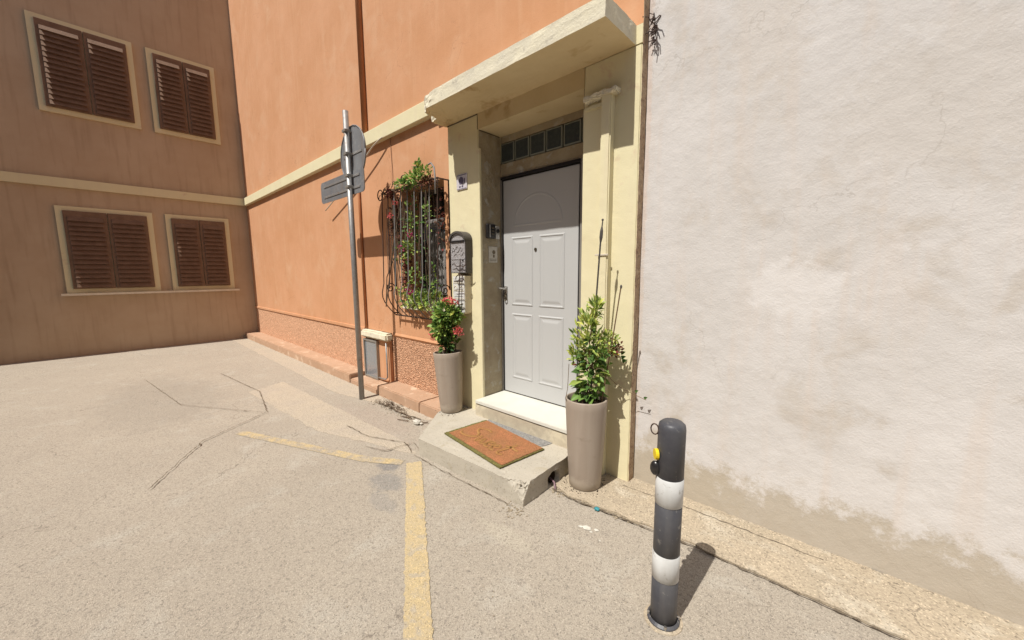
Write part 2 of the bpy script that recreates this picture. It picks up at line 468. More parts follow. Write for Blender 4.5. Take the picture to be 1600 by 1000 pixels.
def smooth_by(o, ang=40):
    me = o.data
    me.polygons.foreach_set('use_smooth', [True] * len(me.polygons))
    me.set_sharp_from_angle(angle=R(ang))

def fbm(x, y, z, k=1.0):
    return noise.fractal(Vector((x, y, z)) * k, 1.0, 2.0, 4)

# ------------------------------------------------------------------ ground
GZ = -.295
MB().add([(-90, -90, GZ), (90, -90, GZ), (90, 90, GZ), (-90, 90, GZ)], [(0, 1, 2, 3)]).build('road', 'ground', kind='structure')

def ragged(pts, amp, step=.035, seed=0.0, closed=True):
    out = []
    n = len(pts)
    for i in range(n if closed else n - 1):
        a, b = Vector(pts[i]), Vector(pts[(i + 1) % n])
        L = (b - a).length
        k = max(1, int(L / step))
        nr = Vector((-(b - a).y, (b - a).x)).normalized()
        for j in range(k):
            p = a + (b - a) * (j / k)
            if j:
                p = p + nr * amp * (noise.noise(Vector((p.x * 12, p.y * 12, seed))) + .5 * noise.noise(Vector((p.x * 40, p.y * 40, seed))))
            out.append((p.x, p.y))
    if not closed:
        out.append(tuple(pts[-1]))
    return out
# pavement strip along the white house and beside the step
pv = ragged([(1.16, -.20), (1.14, -.66), (1.32, -.70), (1.55, -.665), (2.0, -.62), (5.5, -.60), (9, -.6), (9, -.20)], .018, .03, 1.0)
MB().prism(pv, GZ - .05, GZ + .012).build('pavement', 'pavement', kind='structure', recalc=True)
# cement margin in front of the orange plinth
cm = ragged([(-.40, -.50), (-2.4, -.50), (-9, -.5), (-9, -.78), (-2.2, -.82), (-1.30, -.64), (-.95, -.635), (-.62, -.60)], .02, .03, 2.0)
MB().prism(cm, GZ - .05, GZ + .004).build('cement_margin', 'patch', kind='structure', recalc=True)
pt = ragged([(-.22, -.98), (-.62, -1.0), (-1.4, -1.02), (-3.2, -1.1), (-3.0, -1.55), (-1.1, -1.42), (-.45, -1.20), (-.10, -1.10), (.02, -1.05)], .02, .04, 3.0)
MB().prism(pt, GZ - .05, GZ + .003).build('cement_patch', 'patch', kind='structure', recalc=True)
# worn yellow lines: one running out from the step corner, one to the left
def band(pts, wd, name, m, z, seed):
    a = [Vector(p) for p in pts]
    L, Rr = [], []
    for i, p in enumerate(a):
        t = (a[min(i + 1, len(a) - 1)] - a[max(0, i - 1)]).normalized()
        nr = Vector((-t.y, t.x))
        L.append(tuple(p + nr * wd / 2))
        Rr.append(tuple(p - nr * wd / 2))
    mb = MB()
    for i in range(len(a) - 1):
        k = int((a[i + 1] - a[i]).length / .008)
        for j in range(k + 1):
            t = j / k
            l_, q = Vector(L[i]).lerp(Vector(L[i + 1]), t), Vector(Rr[i]).lerp(Vector(Rr[i + 1]), t)
            ax = (l_ - q).normalized()
            l_ = l_ + ax * .009 * noise.noise(Vector((l_.x * 45, l_.y * 45, seed)))
            q = q + ax * .009 * noise.noise(Vector((q.x * 45, q.y * 45, seed + 9)))
            mb.v += [(l_.x, l_.y, z), (q.x, q.y, z)]
    for i in range(len(mb.v) // 2 - 1):
        mb.f.append((2 * i, 2 * i + 1, 2 * i + 3, 2 * i + 2))
    return mb.build(name, m, kind='structure', recalc=True)
band([(.125, -1.135), (1.135, -1.768), (1.9, -2.25), (3.2, -3.05)], .117, 'yellow_road_line', 'yellow', GZ + .004, 5)
band([(-1.6, -1.93), (-.20, -1.365), (.06, -1.195)], .085, 'faded_yellow_road_line', 'yellow_faint', GZ + .0035, 6)

# dark cracks: loose dirt lines lying in the joints of the ground
def crackline(pts, w, name='ground_crack', z=GZ + .014):
    mb = MB()
    p2 = []
    for i in range(len(pts) - 1):
        a, b = Vector(pts[i]), Vector(pts[i + 1])
        k = max(2, int((b - a).length / .02))
        for j in range(k):
            p = a + (b - a) * j / k
            q = .012 * noise.noise(Vector((p.x * 22, p.y * 22, 3)))
            p2.append(Vector((p.x + q, p.y + q)))
    for i in range(len(p2) - 1):
        t = (p2[i + 1] - p2[i])
        nr = Vector((-t.y, t.x)).normalized()
        w0 = w * (.35 + abs(noise.noise(Vector((p2[i].x * 30, p2[i].y * 30, 1)))) * 2)
        w1 = w * (.35 + abs(noise.noise(Vector((p2[i + 1].x * 30, p2[i + 1].y * 30, 1)))) * 2)
        a, b = p2[i], p2[i + 1]
        mb.add([(*(a + nr * w0), z), (*(a - nr * w0), z), (*(b - nr * w1), z), (*(b + nr * w1), z)], [(0, 1, 2, 3)])
    return mb
cr = MB()
for pts, w in (([(-1.42, -.66), (-1.15, -.63), (-.92, -.65), (-.70, -.62), (-.55, -.60)], .008), ([(1.16, -.71), (1.34, -.72), (1.6, -.69), (2.05, -.64), (3.5, -.62)], .006),
               ([(-.02, -1.06), (-.22, -1.0), (-.38, -1.07), (-.6, -1.16), (-1.0, -1.18)], .004), ([(-.42, -1.27), (-.21, -1.2), (-.19, -1.05), (-.16, -.95), (-.02, -.99)], .004),
               ([(.05, -1.075), (.6, -1.065), (1.1, -1.035)], .003), ([(1.50, -.35), (1.9, -.31), (2.6, -.30)], .003), ([(-.9, -2.6), (-1.6, -2.2), (-2.0, -1.6), (-2.9, -1.45), (-4.4, -1.6)], .004), ([(-2.0, -1.62), (-3.0, -2.2), (-4.8, -2.4)], .003)):
    c = crackline(pts, w)
    cr.add(c.v, c.f)
cr.build('ground_crack', 'crack', kind='structure')

# crumbs of cement along the broken pavement edge
cb = MB()
def crumb(mb, x, y, z, r):
    vs = [Vector((rnd.uniform(.6, 1) * sx, rnd.uniform(.6, 1) * sy, rnd.uniform(.5, .9) * sz)) * r for sx in (-1, 1) for sy in (-1, 1) for sz in (-.3, 1)]
    a = rnd.uniform(0, 3)
    vs = [(x + v.x * math.cos(a) - v.y * math.sin(a), y + v.x * math.sin(a) + v.y * math.cos(a), z + v.z) for v in vs]
    mb.add(vs, [(0, 1, 3, 2), (4, 6, 7, 5), (0, 4, 5, 1), (2, 3, 7, 6), (0, 2, 6, 4), (1, 5, 7, 3)])
for i in range(260):
    t = rnd.random()
    x = 1.15 + t * .62
    y = -.70 + .06 * t + rnd.gauss(0, .018)
    crumb(cb, x, y, GZ + .002, rnd.uniform(.002, .008))
for i in range(150):
    x = rnd.uniform(-1.5, -.5)
    y = -.65 + rnd.gauss(0, .035)
    crumb(cb, x, y, GZ + .004, rnd.uniform(.002, .006))
for i in range(260):
    crumb(cb, rnd.uniform(-1.5, 2.4), rnd.uniform(-2.1, -.7), GZ + .004, rnd.uniform(.001, .003))
for i in range(60):
    crumb(cb, rnd.gauss(1.12, .05), rnd.gauss(-1.06, .03), GZ + .002, rnd.uniform(.002, .006))
cb.build('loose_grit', 'pebble', kind='stuff')

# ------------------------------------------------------------------ orange house
H = thing('orange_house', 'orange rendered house with cream door surround, canopy and grey front door', 'house', (0, 0, GZ))
WY = -.24       # face of the orange wall
TOP = 9.0
wx0, wx1, wz0, wz1 = -1.36, -.56, .82, 2.14     # window opening
w = MB()
w.box(-8, wx0, WY, .25, .44, TOP)
w.box(wx1, -.43, WY, .25, .44, TOP)
w.box(wx0, wx1, WY, .25, .44, wz0)
w.box(wx0, wx1, WY, .25, wz1, TOP)
w.box(-.43, 1.51, WY, .25, 2.70, TOP)
w.box(-8, -.43, WY + .03, .25, -.30, .44)
w.box(-.43, 1.51, .08, .30, -.30, 2.70)
w.build('wall', 'orange', H)
# bevelled band under the smooth wall and the roughcast below it
b = MB()
b.add([(-1.70, WY - .002, .455), (-.43, WY - .002, .455), (-.43, WY - .014, .425), (-1.70, WY - .014, .425), (-.43, WY + .012, .39), (-1.70, WY + .012, .39)],
      [(3, 2, 1, 0), (5, 4, 2, 3)])
b.build('band', 'orange', H)
def rough_panel(x0, x1, z0, z1, y, st, amp):
    nx, nz_ = int((x1 - x0) / st), int((z1 - z0) / st)
    vs, fs = [], []
    for i in range(nx + 1):
        for j in range(nz_ + 1):
            x, z = x0 + (x1 - x0) * i / nx, z0 + (z1 - z0) * j / nz_
            h = noise.noise(Vector((x * 95, z * 95, 0))) * .8 + noise.noise(Vector((x * 210, z * 210, 5))) * .7
            h = max(-.25, h)
            vs.append((x, y - amp * h, z))
    for i in range(nx):
        for j in range(nz_):
            a = i * (nz_ + 1) + j
            fs.append((a, a + nz_ + 1, a + nz_ + 2, a + 1))
    return MB().add(vs, fs)
rough_panel(-1.70, -.432, -.19, .40, WY + .005, .0031, .013).build('roughcast_panel', 'rough', H, smooth=True)
rough_panel(-8, -2.44, -.30, .42, WY + .005, .025, .012).build('roughcast_panel', 'rough', H, smooth=True)
MB().bev(-8, -2.44, WY - .014, WY + .02, .40, .45, .006).build('band', 'orange', H)
# plinth of two long blocks
def wob(mb, amp, k=9):
    mb.v = [(x + amp * fbm(x, y, z, k), y + amp * fbm(y + 3, z, x, k), z + amp * fbm(z, x + 7, y, k)) for x, y, z in mb.v]
    return mb
def gridbox(x0, x1, y0, y1, z0, z1, st=.03, bevel=.008):
    bm = bmesh.new()
    bmesh.ops.create_cube(bm, size=1)
    for v in bm.verts:
        v.co = Vector(((x0 + x1) / 2 + v.co.x * (x1 - x0), (y0 + y1) / 2 + v.co.y * (y1 - y0), (z0 + z1) / 2 + v.co.z * (z1 - z0)))
    bmesh.ops.bevel(bm, geom=bm.edges[:], offset=bevel, segments=2, affect='EDGES')
    for ax, a, c in ((0, x0, x1), (1, y0, y1), (2, z0, z1)):
        n = int((c - a) / st)
        for i in range(1, n):
            pco = [0, 0, 0]
            pno = [0, 0, 0]
            pco[ax] = a + (c - a) * i / n
            pno[ax] = 1
            bmesh.ops.bisect_plane(bm, geom=bm.verts[:] + bm.edges[:] + bm.faces[:], plane_co=pco, plane_no=pno)
    bm.verts.index_update()
    mb = MB().add([v.co[:] for v in bm.verts], [[v.index for v in f.verts] for f in bm.faces])
    bm.free()
    return mb
for x0, x1 in ((-1.68, -.755), (-.750, -.36)):
    o = wob(gridbox(x0, x1, -.50, WY + .03, GZ - .02, -.172, .03, .010), .004).build('plinth_block', 'plinth', H)
    smooth_by(o)
wob(gridbox(-8, -2.44, -.50, WY + .03, GZ - .02, -.172, .08, .010), .004).build('plinth_block', 'plinth', H)
# cream pilasters, lintel, top filler
wob(gridbox(-.43, 0, -.28, .08, -.30, 2.588, .05, .006), .0016, 6).build('pilaster', 'cream', H)
MB().bev(-.012, .0145, -.283, -.252, -.12, 2.30, .008).build('arris_repair', 'cream', H)
wob(gridbox(1.10, 1.51, -.28, .08, -.30, 2.588, .05, .006), .0016, 6).build('pilaster', 'cream', H)
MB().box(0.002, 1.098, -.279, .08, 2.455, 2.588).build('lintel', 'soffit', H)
MB().box(-.43, 1.51, -.279, WY, 2.592, 2.70).build('canopy_root', 'cream', H)
# worn side of the right pilaster, its brown shade put into the colour
wob(gridbox(1.5105, 1.5135, -.278, -.205, GZ, 5.9, .02, .001), .0025, 14).build('shaded_worn_edge', 'worn', H, label='worn side strip of the right pilaster, shade put into its brown')
MB().box(.43, 1.51, WY - .04, WY - .0, 2.705, 6.0)
wob(gridbox(1.10, 1.262, -.289, -.27, -.29, 2.315, .05, .004), .0012, 8).build('raised_panel', 'cream', H)
wob(gridbox(1.262, 1.335, -.338, -.27, -.29, 2.345, .05, .008), .002, 8).build('pipe_chase', 'cream', H)
lg = gridbox(1.125, 1.375, -.345, -.27, 2.335, 2.368, .012, .006)
wob(lg, .011, 20).build('broken_ledge', 'fascia', H)
lg2 = gridbox(1.11, 1.27, -.300, -.27, 2.285, 2.318, .012, .006)
wob(lg2, .004, 20).build('broken_ledge', 'cream', H)
MB().bev(1.245, 1.345, -.346, -.337, 1.302, 1.314, .002).build('pipe_bracket', 'cable', H)
# canopy slab with broken left corner
def slab():
    poly = [(-.455, -.245), (-.455, -.34), (-.450, -.440), (-.350, -.452), (-.342, -.50), (-.340, -.56), (-.328, -.60), (-.28, -.635), (-.225, -.655), (1.465, -.655), (1.468, -.245)]
    bm = bmesh.new()
    vb = [bm.verts.new((x, y, 2.588)) for x, y in poly]
    vt = [bm.verts.new((x, y, 2.704)) for x, y in poly]
    n = len(poly)
    bm.faces.new(vb[::-1])
    bm.faces.new(vt)
    for i in range(n):
        bm.faces.new((vb[i], vb[(i + 1) % n], vt[(i + 1) % n], vt[i]))
    bmesh.ops.recalc_face_normals(bm, faces=bm.faces)
    bmesh.ops.triangulate(bm, faces=[f for f in bm.faces if len(f.verts) > 4])
    def cut(ax, vals):
        for q in vals:
            co = [0, 0, 0]; no = [0, 0, 0]
            co[ax] = q; no[ax] = 1
            bmesh.ops.bisect_plane(bm, geom=bm.verts[:] + bm.edges[:] + bm.faces[:], plane_co=co, plane_no=no)
    cut(0, [-.42 + i * .022 for i in range(18)] + [0 + i * .1 for i in range(15)])
    cut(1, [-.62 + i * .03 for i in range(13)])
    cut(2, [2.60 + i * .018 for i in range(6)])
    for v in bm.verts:
        c = v.co
        k = max(0, 1 - (c.x + .30) / .22)
        k = min(1, k)
        if c.y > -.32:
            k *= .2
        a = .0025 + .014 * k
        d = Vector((fbm(c.x, c.y, c.z, 22), fbm(c.y, c.z, c.x + 4, 22), fbm(c.z, c.x, c.y + 9, 22)))
        c += Vector((d.x * a, d.y * a, d.z * a * .8))
        if c.x < -.1 and c.y < -.55 and c.z > 2.66:
            c.z -= .012 * k
    bm.verts.index_update()
    mb = MB().add([v.co[:] for v in bm.verts], [[v.index for v in f.verts] for f in bm.faces])
    bm.free()
    return mb
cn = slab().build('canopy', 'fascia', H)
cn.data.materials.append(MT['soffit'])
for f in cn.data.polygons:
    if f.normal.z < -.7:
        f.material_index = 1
# string course on the orange wall
MB().bev(-8, -.40, -.305, WY + .02, 2.755, 2.912, .005).build('string_course', 'cream', H)
MB().bev(-.62, -.42, -.315, WY, 2.735, 2.80, .012).build('string_course_end', 'fascia', H)

# hairline seams at the top of the left pilaster
MB().box(-.425, -.004, -.2845, -.279, 2.578, 2.587).build('seam', 'crack', H)
MB().tube([(-.002, -.281, 2.587), (-.003, -.281, 2.455)], .0022, 4).build('seam', 'crack', H)
MB().tube([(.010, -.27, 2.449), (.010, -.02, 2.449)], .0045, 4).build('seam', 'crack', H)
# threshold and riser
o = wob(gridbox(.015, 1.099, -.385, .02, -.032, 0, .05, .004), .001, 5).build('threshold', 'marble', H)
wob(gridbox(.005, 1.0995, -.376, .02, -.30, -.0385, .04, .003), .003, 12).build('riser', 'cement', H)
# bare plaster reveals and head
wob(gridbox(.0005, .0085, -.272, -.005, 0.001, 2.452, .03, .001), .003, 9).build('door_reveal', 'reveal', H)
MB().box(1.090, 1.0995, -.27, -.005, .001, 2.453).build('door_reveal', 'reveal', H)
MB().box(.0085, 1.09, -.003, .08, 2.085, 2.205).build('transom_wall', 'reveal', H)
MB().box(.0085, 1.09, .004, .08, 2.395, 2.453).build('transom_wall', 'reveal', H)
MB().box(.955, 1.09, -.003, .08, 0, 2.085).build('side_wall', 'reveal', H)
# glass block row, each block a child of the row
row = MB().box(.0085, 1.09, .035, .08, 2.205, 2.395).build('glass_block_row', 'reveal', H)
bx = MB()
def glass_block(x):
    a, c, z0, z1 = x, x + .168, 2.212, 2.388
    m1 = MB().bev(a, c, .0, .036, z0, z1, .006)
    o1 = m1.build('glass_block', 'blockrim', row)
    m2 = MB()
    i = .013
    m2.add([(a + i, -.001, z0 + i), (c - i, -.001, z0 + i), (c - i, -.001, z1 - i), (a + i, -.001, z1 - i),
            (a + i + .012, .0025 - .006, z0 + i + .012), (c - i - .012, -.0035, z0 + i + .012), (c - i - .012, -.0035, z1 - i - .012), (a + i + .012, -.0035, z1 - i - .012)],
           [(0, 1, 5, 4), (1, 2, 6, 5), (2, 3, 7, 6), (3, 0, 4, 7), (4, 5, 6, 7)])
    me = m2
    k = len(o1.data.vertices)
    # dark face set into the pale rim: same object, second material
    bm = bmesh.new()
    bm.from_mesh(o1.data)
    o0 = org(row)
    vv = [bm.verts.new((v[0] - o0.x, v[1] - o0.y, v[2] - o0.z)) for v in me.v]
    for f in me.f:
        nf = bm.faces.new([vv[q] for q in f])
        nf.material_index = 1
    bm.to_mesh(o1.data)
    bm.free()
    o1.data.materials.append(MT['block'])
for k in range(6):
    glass_block(.012 + k * .179)

# door and frame
MB().box(.0085, .022, -.012, .05, 0.001, 2.083).build('door_frame', 'steel', H)
fr = MB()
fr.box(.022, .036, .004, .05, 0.001, 2.083)
fr.box(.036, .888, .004, .05, 2.052, 2.083)
fr.box(.888, .905, .004, .05, 0.001, 2.083)
fr.box(.036, .888, .012, .05, .001, .012)
fr.build('door_gasket', 'black', H)
MB().bev(.905, .955, -.012, .05, 0.001, 2.083, .004).build('door_frame', 'steel', H)
MB().bev(.022, .905, -.022, .02, 2.060, 2.084, .003).build('door_head', 'black', H)
D = MB().bev(.038, .886, .0, .045, .012, 2.050, .004).build('door', 'door', H)
def panel(x0, x1, z0, z1, arch=False, name='door_panel'):
    def outline(ins):
        if not arch:
            return [(x0 + ins, z0 + ins), (x1 - ins, z0 + ins), (x1 - ins, z1 - ins), (x0 + ins, z1 - ins)]
        cx, rx, rz = (x0 + x1) / 2, (x1 - x0) / 2 - ins, (z1 - z0) - 2 * ins
        return [(cx + rx * math.cos(math.pi * t / 28), z0 + ins + rz * math.sin(math.pi * t / 28)) for t in range(29)]
    prof = [(0, -.0005), (.006, -.0055), (.014, -.0062), (.022, -.0015), (.034, -.0012), (.055, -.0055), (.062, -.0062)]
    if arch:
        prof = [(0, -.0005), (.008, -.0035), (.016, -.004), (.026, -.001)]
    mb = MB()
    n = len(outline(0))
    for ins, y in prof:
        mb.v += [(x, y, z) for x, z in outline(ins)]
    for i in range(len(prof) - 1):
        for k in range(n):
            mb.f.append((i * n + k, i * n + (k + 1) % n, (i + 1) * n + (k + 1) % n, (i + 1) * n + k))
    mb.f.append(tuple((len(prof) - 1) * n + k for k in range(n)))
    return mb.build(name, 'door', D)
panel(.143, .405, .880, 1.522)
panel(.478, .755, .880, 1.522)
panel(.143, .400, .165, .802)
panel(.472, .748, .165, .802)
panel(.165, .735, 1.615, 1.895, True, 'arched_panel')
ph = MB()
ph.tube([(.437, .001, 1.398), (.437, -.008, 1.398)], .014, 14)
ph.build('peephole', 'brass', D)
hd = MB()
hd.bev(.045, .085, -.008, .001, .93, 1.06, .004)
hd.tube([(.062, 0, 1.035), (.062, -.045, 1.035)], [.012, .011], 12)
hd.tube([(.062, -.04, 1.035), (.03, -.05, 1.038), (.0, -.05, 1.04)], [.011, .010, .009], 10)
hd.build('door_handle', 'chrome', D)
lk = MB()
lk.tube([(.068, -.004, .99), (.068, -.016, .99)], .012, 12)
lk.tube([(.068 + .016 * math.cos(a / 12 * 2 * math.pi), -.02, .945 + .026 * math.sin(a / 12 * 2 * math.pi)) for a in range(13)], .0045, 6)
lk.bev(.062, .075, -.022, -.012, .955, .995, .003)
lk.build('lock_ring', 'brass', D)

# ---- window: reveals come from the wall opening; frame, glass, weathered shutter boards
Wn = MB().bev(wx0, wx0 + .05, -.01, .04, wz0, wz1, .004).bev(wx1 - .05, wx1, -.01, .04, wz0, wz1, .004).bev(wx0 + .05, wx1 - .05, -.01, .04, wz1 - .05, wz1, .004).bev(wx0 + .05, wx1 - .05, -.01, .04, wz0, wz0 + .05, .004)
Wn.box((wx0 + wx1) / 2 - .025, (wx0 + wx1) / 2 + .025, -.015, .035, wz0 + .05, wz1 - .05)
Wn = Wn.build('window', 'darkcast', H)
for a, c in ((wx0 + .05, (wx0 + wx1) / 2 - .025), ((wx0 + wx1) / 2 + .025, wx1 - .05)):
    MB().box(a, c, .012, .022, wz0 + .05, wz1 - .05).build('pane', 'glass', Wn)
MB().box(wx0, wx1, .12, .14, wz0, wz1).build('dark_room', 'dark', Wn)
x = -1.10
while x < wx1 - .03:
    wd = rnd.uniform(.045, .06)
    zt = 1.66 + rnd.uniform(-.02, .02)
    MB().bev(x, min(x + wd, wx1 - .005), -.075 + rnd.uniform(-.004, .004), -.06, wz0 + .01, zt, .003).build('shutter_board', 'shutter', Wn)
    x += wd + .004
MB().bev(-1.12, wx1 - .003, -.095, -.0795, 1.70, 1.79, .005).build('shutter_rail', 'shutter', Wn)
MB().bev(-1.12, wx1 - .003, -.095, -.0795, .95, 1.03, .005).build('shutter_rail', 'shutter', Wn)
wob(gridbox(wx0 - .03, wx1 + .03, -.275, .04, wz0 - .045, wz0 - .002, .05, .006), .002, 8).build('window_sill', 'stone', H)

# ---- wrought iron grille with bellied bars
G = MB()
gx0, gx1 = -1.52, -.46
def prof(z):    # distance of the cage front from the wall as a function of height
    if z > 1.05:
        return .155 + .03 * (2.10 - z) / 1.05
    t = (1.05 - z) / .36
    return .185 + .085 * math.sin(min(1, t * 1.35) * math.pi * .5) * (1 - t) - .145 * t ** 2.2
def barpts(x, z0=.695, z1=2.10, n=26):
    return [(x, WY - prof(z0 + (z1 - z0) * i / n), z0 + (z1 - z0) * i / n) for i in range(n + 1)]
G.tube([(gx0 - .01, WY - prof(2.10), 2.10), (gx1 + .01, WY - prof(2.10), 2.10)], .009, 8)
Gr = G.build('window_grille', 'iron', H, smooth=True, label='bellied black wrought iron grille over the window')
nb = 9
for i in range(nb):
    x = gx0 + (gx1 - gx0) * i / (nb - 1)
    MB().tube(barpts(x), .0058, 6).build('bar', 'iron' if i in (0, 8, 1) else 'litiron', Gr, smooth=True)
for z, r in ((.695, .009),):
    MB().tube([(gx0, WY - prof(z), z), (gx1, WY - prof(z), z)], r, 8).build('rail', 'iron', Gr, smooth=True)
for xx in (gx0, gx1):
    for z in (2.10, .72):
        MB().tube([(xx, WY - prof(z), z), (xx, WY + .01, z)], .008, 6).build('rail', 'iron', Gr)
    MB().tube([(xx, WY - .02, .70), (xx, WY - .02, 2.10)], .008, 6).build('bar', 'iron', Gr)
    # side scroll: S curve between wall bar and front bar
    sp = []
    for k in range(40):
        t = k / 39
        a = t * 3.2 * math.pi
        rr = .055 * (1 - t) + .006
        sp.append((xx, WY - .10 + rr * math.cos(a), 1.02 + rr * math.sin(a)))
    MB().tube([(xx, WY - .03, 1.42), (xx, WY - .04, 1.22)] + sp, .006, 6).build('scroll', 'iron', Gr, smooth=True)
def ring(cx, cy, cz, r, t, mb=None, ax='y', turns=1.0, shrink=0.0):
    mb = mb or MB()
    n = int(22 * turns)
    pts = []
    for k in range(n + 1):
        a = 2 * math.pi * turns * k / n
        q = r * (1 - shrink * k / n)
        pts.append((cx + q * math.cos(a), cy, cz + q * math.sin(a)))
    return mb.tube(pts, t, 6)
ring(gx0 - .05, WY - .15, 2.09, .058, .006).build('end_ring', 'iron', Gr, smooth=True)
for xx in (-1.05, -.78):
    ring(xx, WY - .165, 2.17, .055, .006, turns=1.4, shrink=.6).build('scroll', 'iron', Gr, smooth=True)
# arched hoop at upper right of the grille
MB().tube([(-.62, WY - .16, 2.24), (-.54, WY - .165, 2.25), (-.485, WY - .17, 2.20), (-.465, WY - .175, 2.10), (-.465, WY - .18, 1.95)], .008, 6).build('hoop', 'litiron', Gr, smooth=True)

def smooth3(p, n=6):
    p = [Vector(q) for q in p]
    out = []
    for i in range(len(p) - 1):
        p0, p1, p2, p3 = p[max(0, i - 1)], p[i], p[i + 1], p[min(len(p) - 1, i + 2)]
        for k in range(n):
            t = k / n
            out.append(.5 * ((2 * p1) + (p2 - p0) * t + (2 * p0 - 5 * p1 + 4 * p2 - p3) * t * t + (3 * p1 - p0 - 3 * p2 + p3) * t ** 3))
    out.append(p[-1])
    return out
# ---- tube standing for wall edge shading, dark strip, and cables on the orange wall
tag(MB().tube([(-2.09, WY - .03, 2.915), (-2.09, WY - .03, 8.9)], .035, 14).build('wall_shade_strip', 'darkterra', smooth=True),
    'narrow dark terracotta strip standing for wall edge shading above the cream band', 'pipe')
tag(MB().tube([(-2.36, WY - .02, .45), (-2.36, WY - .02, 2.0), (-2.36, WY - .02, 2.745)], .018, 10).build('dark_wall_strip', 'darkterra', smooth=True),
    'thin terracotta conduit on the orange wall left of the barred window', 'pipe')
cpts = smooth3([(-1.53, WY - .005, 2.775), (-1.62, WY - .06, 2.765), (-1.80, WY - .085, 2.70), (-2.0, WY - .09, 2.61), (-2.5, WY - .09, 2.40), (-3.3, WY - .09, 2.12)])
tag(MB().tube(cpts, .009, 6).build('cable', 'cable', smooth=True), 'white cable sagging off the orange wall under the cream band', 'cable')
tag(MB().tube([(-1.545, WY - .006, 2.75), (-1.53, WY - .008, 2.6), (-1.525, WY - .006, 2.42), (-1.50, WY - .03, 2.20), (-1.48, WY - .1, 2.11)], .0035, 5).build('thin_cable', 'dcable'),
    'thin brown cable running down the orange wall to the grille top', 'cable')

# ---- low glazed cabinet at the left end of the plinth
Cb = thing('meter_cabinet', 'low glazed cabinet under a pale stone cap at the foot of the orange wall', 'cabinet', (-2.05, WY, -.28))
wob(gridbox(-2.42, -1.72, WY - .085, WY + .02, .335, .435, .03, .022), .005, 9).build('stone_cap', 'fascia', Cb)
MB().box(-2.40, -1.76, WY - .02, WY + .02, -.30, .334).build('back_panel', 'orange', Cb)
f = MB()
f.bev(-2.40, -2.375, WY - .06, WY - .022, -.22, .308, .003)
f.bev(-2.05, -2.03, WY - .06, WY - .022, -.22, .308, .003)
f.bev(-2.375, -2.05, WY - .06, WY - .022, -.22, -.195, .003)
f.bev(-2.375, -2.05, WY - .06, WY - .022, .285, .308, .003)
f.build('frame', 'steel', Cb)
MB().box(-2.374, -2.051, WY - .045, WY - .035, -.194, .284).build('glass_pane', 'cabglass', Cb)
MB().tube([(-1.79, WY - .05, .31), (-1.785, WY - .05, -.05), (-1.79, WY - .05, -.14), (-1.84, WY - .05, -.175), (-2.02, WY - .05, -.185)], .010, 8).build('edge_pipe', 'pole', Cb, smooth=True)
wob(gridbox(-2.42, -1.685, -.50, WY + .01, GZ - .02, -.225, .04, .012), .004, 9).build('base_slab', 'plinth', Cb)

# ---- doorstep slab with chipped corner
def doorstep():
    poly = [(.045, -1.035), (1.142, -.985), (1.118, -.278), (-.428, -.278), (-.40, -.40), (-.30, -.60)]
    z0, z1 = GZ - .03, -.152
    bm = bmesh.new()
    vb = [bm.verts.new((x, y, z0)) for x, y in poly]
    vt = [bm.verts.new((x, y, z1)) for x, y in poly]
    n = len(poly)
    bm.faces.new(vb[::-1]); bm.faces.new(vt)
    for i in range(n):
        bm.faces.new((vb[i], vb[(i + 1) % n], vt[(i + 1) % n], vt[i]))
    bmesh.ops.recalc_face_normals(bm, faces=bm.faces)
    def cut(ax, a, c, st):
        k = int((c - a) / st)
        for i in range(k + 1):
            co = [0, 0, 0]; no = [0, 0, 0]
            co[ax] = a + st * i + .0037; no[ax] = 1
            bmesh.ops.bisect_plane(bm, geom=bm.verts[:] + bm.edges[:] + bm.faces[:], plane_co=co, plane_no=no)
    cut(0, -.42, .85, .035); cut(0, .85, 1.14, .0075)
    cut(1, -1.03, -.86, .0075); cut(1, -.86, -.28, .035)
    cut(2, z0, z1, .010)
    A, B, Cc = Vector((.90, -1.035, -.153)), Vector((1.16, -.915, -.153)), Vector((1.14, -1.010, -.290))
    nrm = (B - A).cross(Cc - A).normalized()
    if nrm.y > 0:
        nrm = -nrm
    HC = Vector((1.142, -.645, -.245))
    for v in bm.verts:
        c = v.co
        d = (c - A).dot(nrm)
        dd = d + .010 * noise.noise(c * 38)
        if dd > 0 and c.x > .8:
            c -= nrm * (d * (1 + .35 * noise.noise(c * 60)) + .002)
            a = .009
            c += Vector((noise.noise(c * 70), noise.noise(c * 70 + Vector((9, 0, 0))), noise.noise(c * 70 + Vector((0, 9, 0))))) * .011
        else:
            a = .0022
        c += Vector((fbm(c.x, c.y, c.z, 26), fbm(c.y + 2, c.z, c.x, 26), fbm(c.z, c.x, c.y + 5, 26))) * a
        if c.x > 1.09 and c.y > -.93:      # rough right side
            c.x += .008 * fbm(c.y, c.z, 1, 16)
        if abs(c.y + 1.0) < .06 and c.x < .95:   # dents along the front edge
            e = max(0, noise.noise(Vector((c.x * 9, 0, 2)))) * .012
            if c.z > -.165:
                c.z -= e
        hx = math.hypot(c.y - HC.y, (c.z - HC.z) * 1.0)
        if c.x > 1.08 and hx < .052:
            c.x -= .11 * min(1, (1 - hx / .052) * 3)
    bm.verts.index_update()
    mb = MB().add([v.co[:] for v in bm.verts], [[v.index for v in f.verts] for f in bm.faces])
    bm.free()
    return mb
st = doorstep().build('doorstep', 'step')
tag(st, 'pale concrete doorstep slab with a broken front corner in front of the grey door', 'step')
smooth_by(st, 35)
dp = ragged([(.19, -.375), (.235, -.52), (.86, -.52), (.905, -.445), (.93, -.318), (.88, -.312), (.45, -.345)], .008, .02, 8)
MB().prism(dp, -.160, -.1475).build('asphalt_patch', 'aspatch', kind='structure', recalc=True)
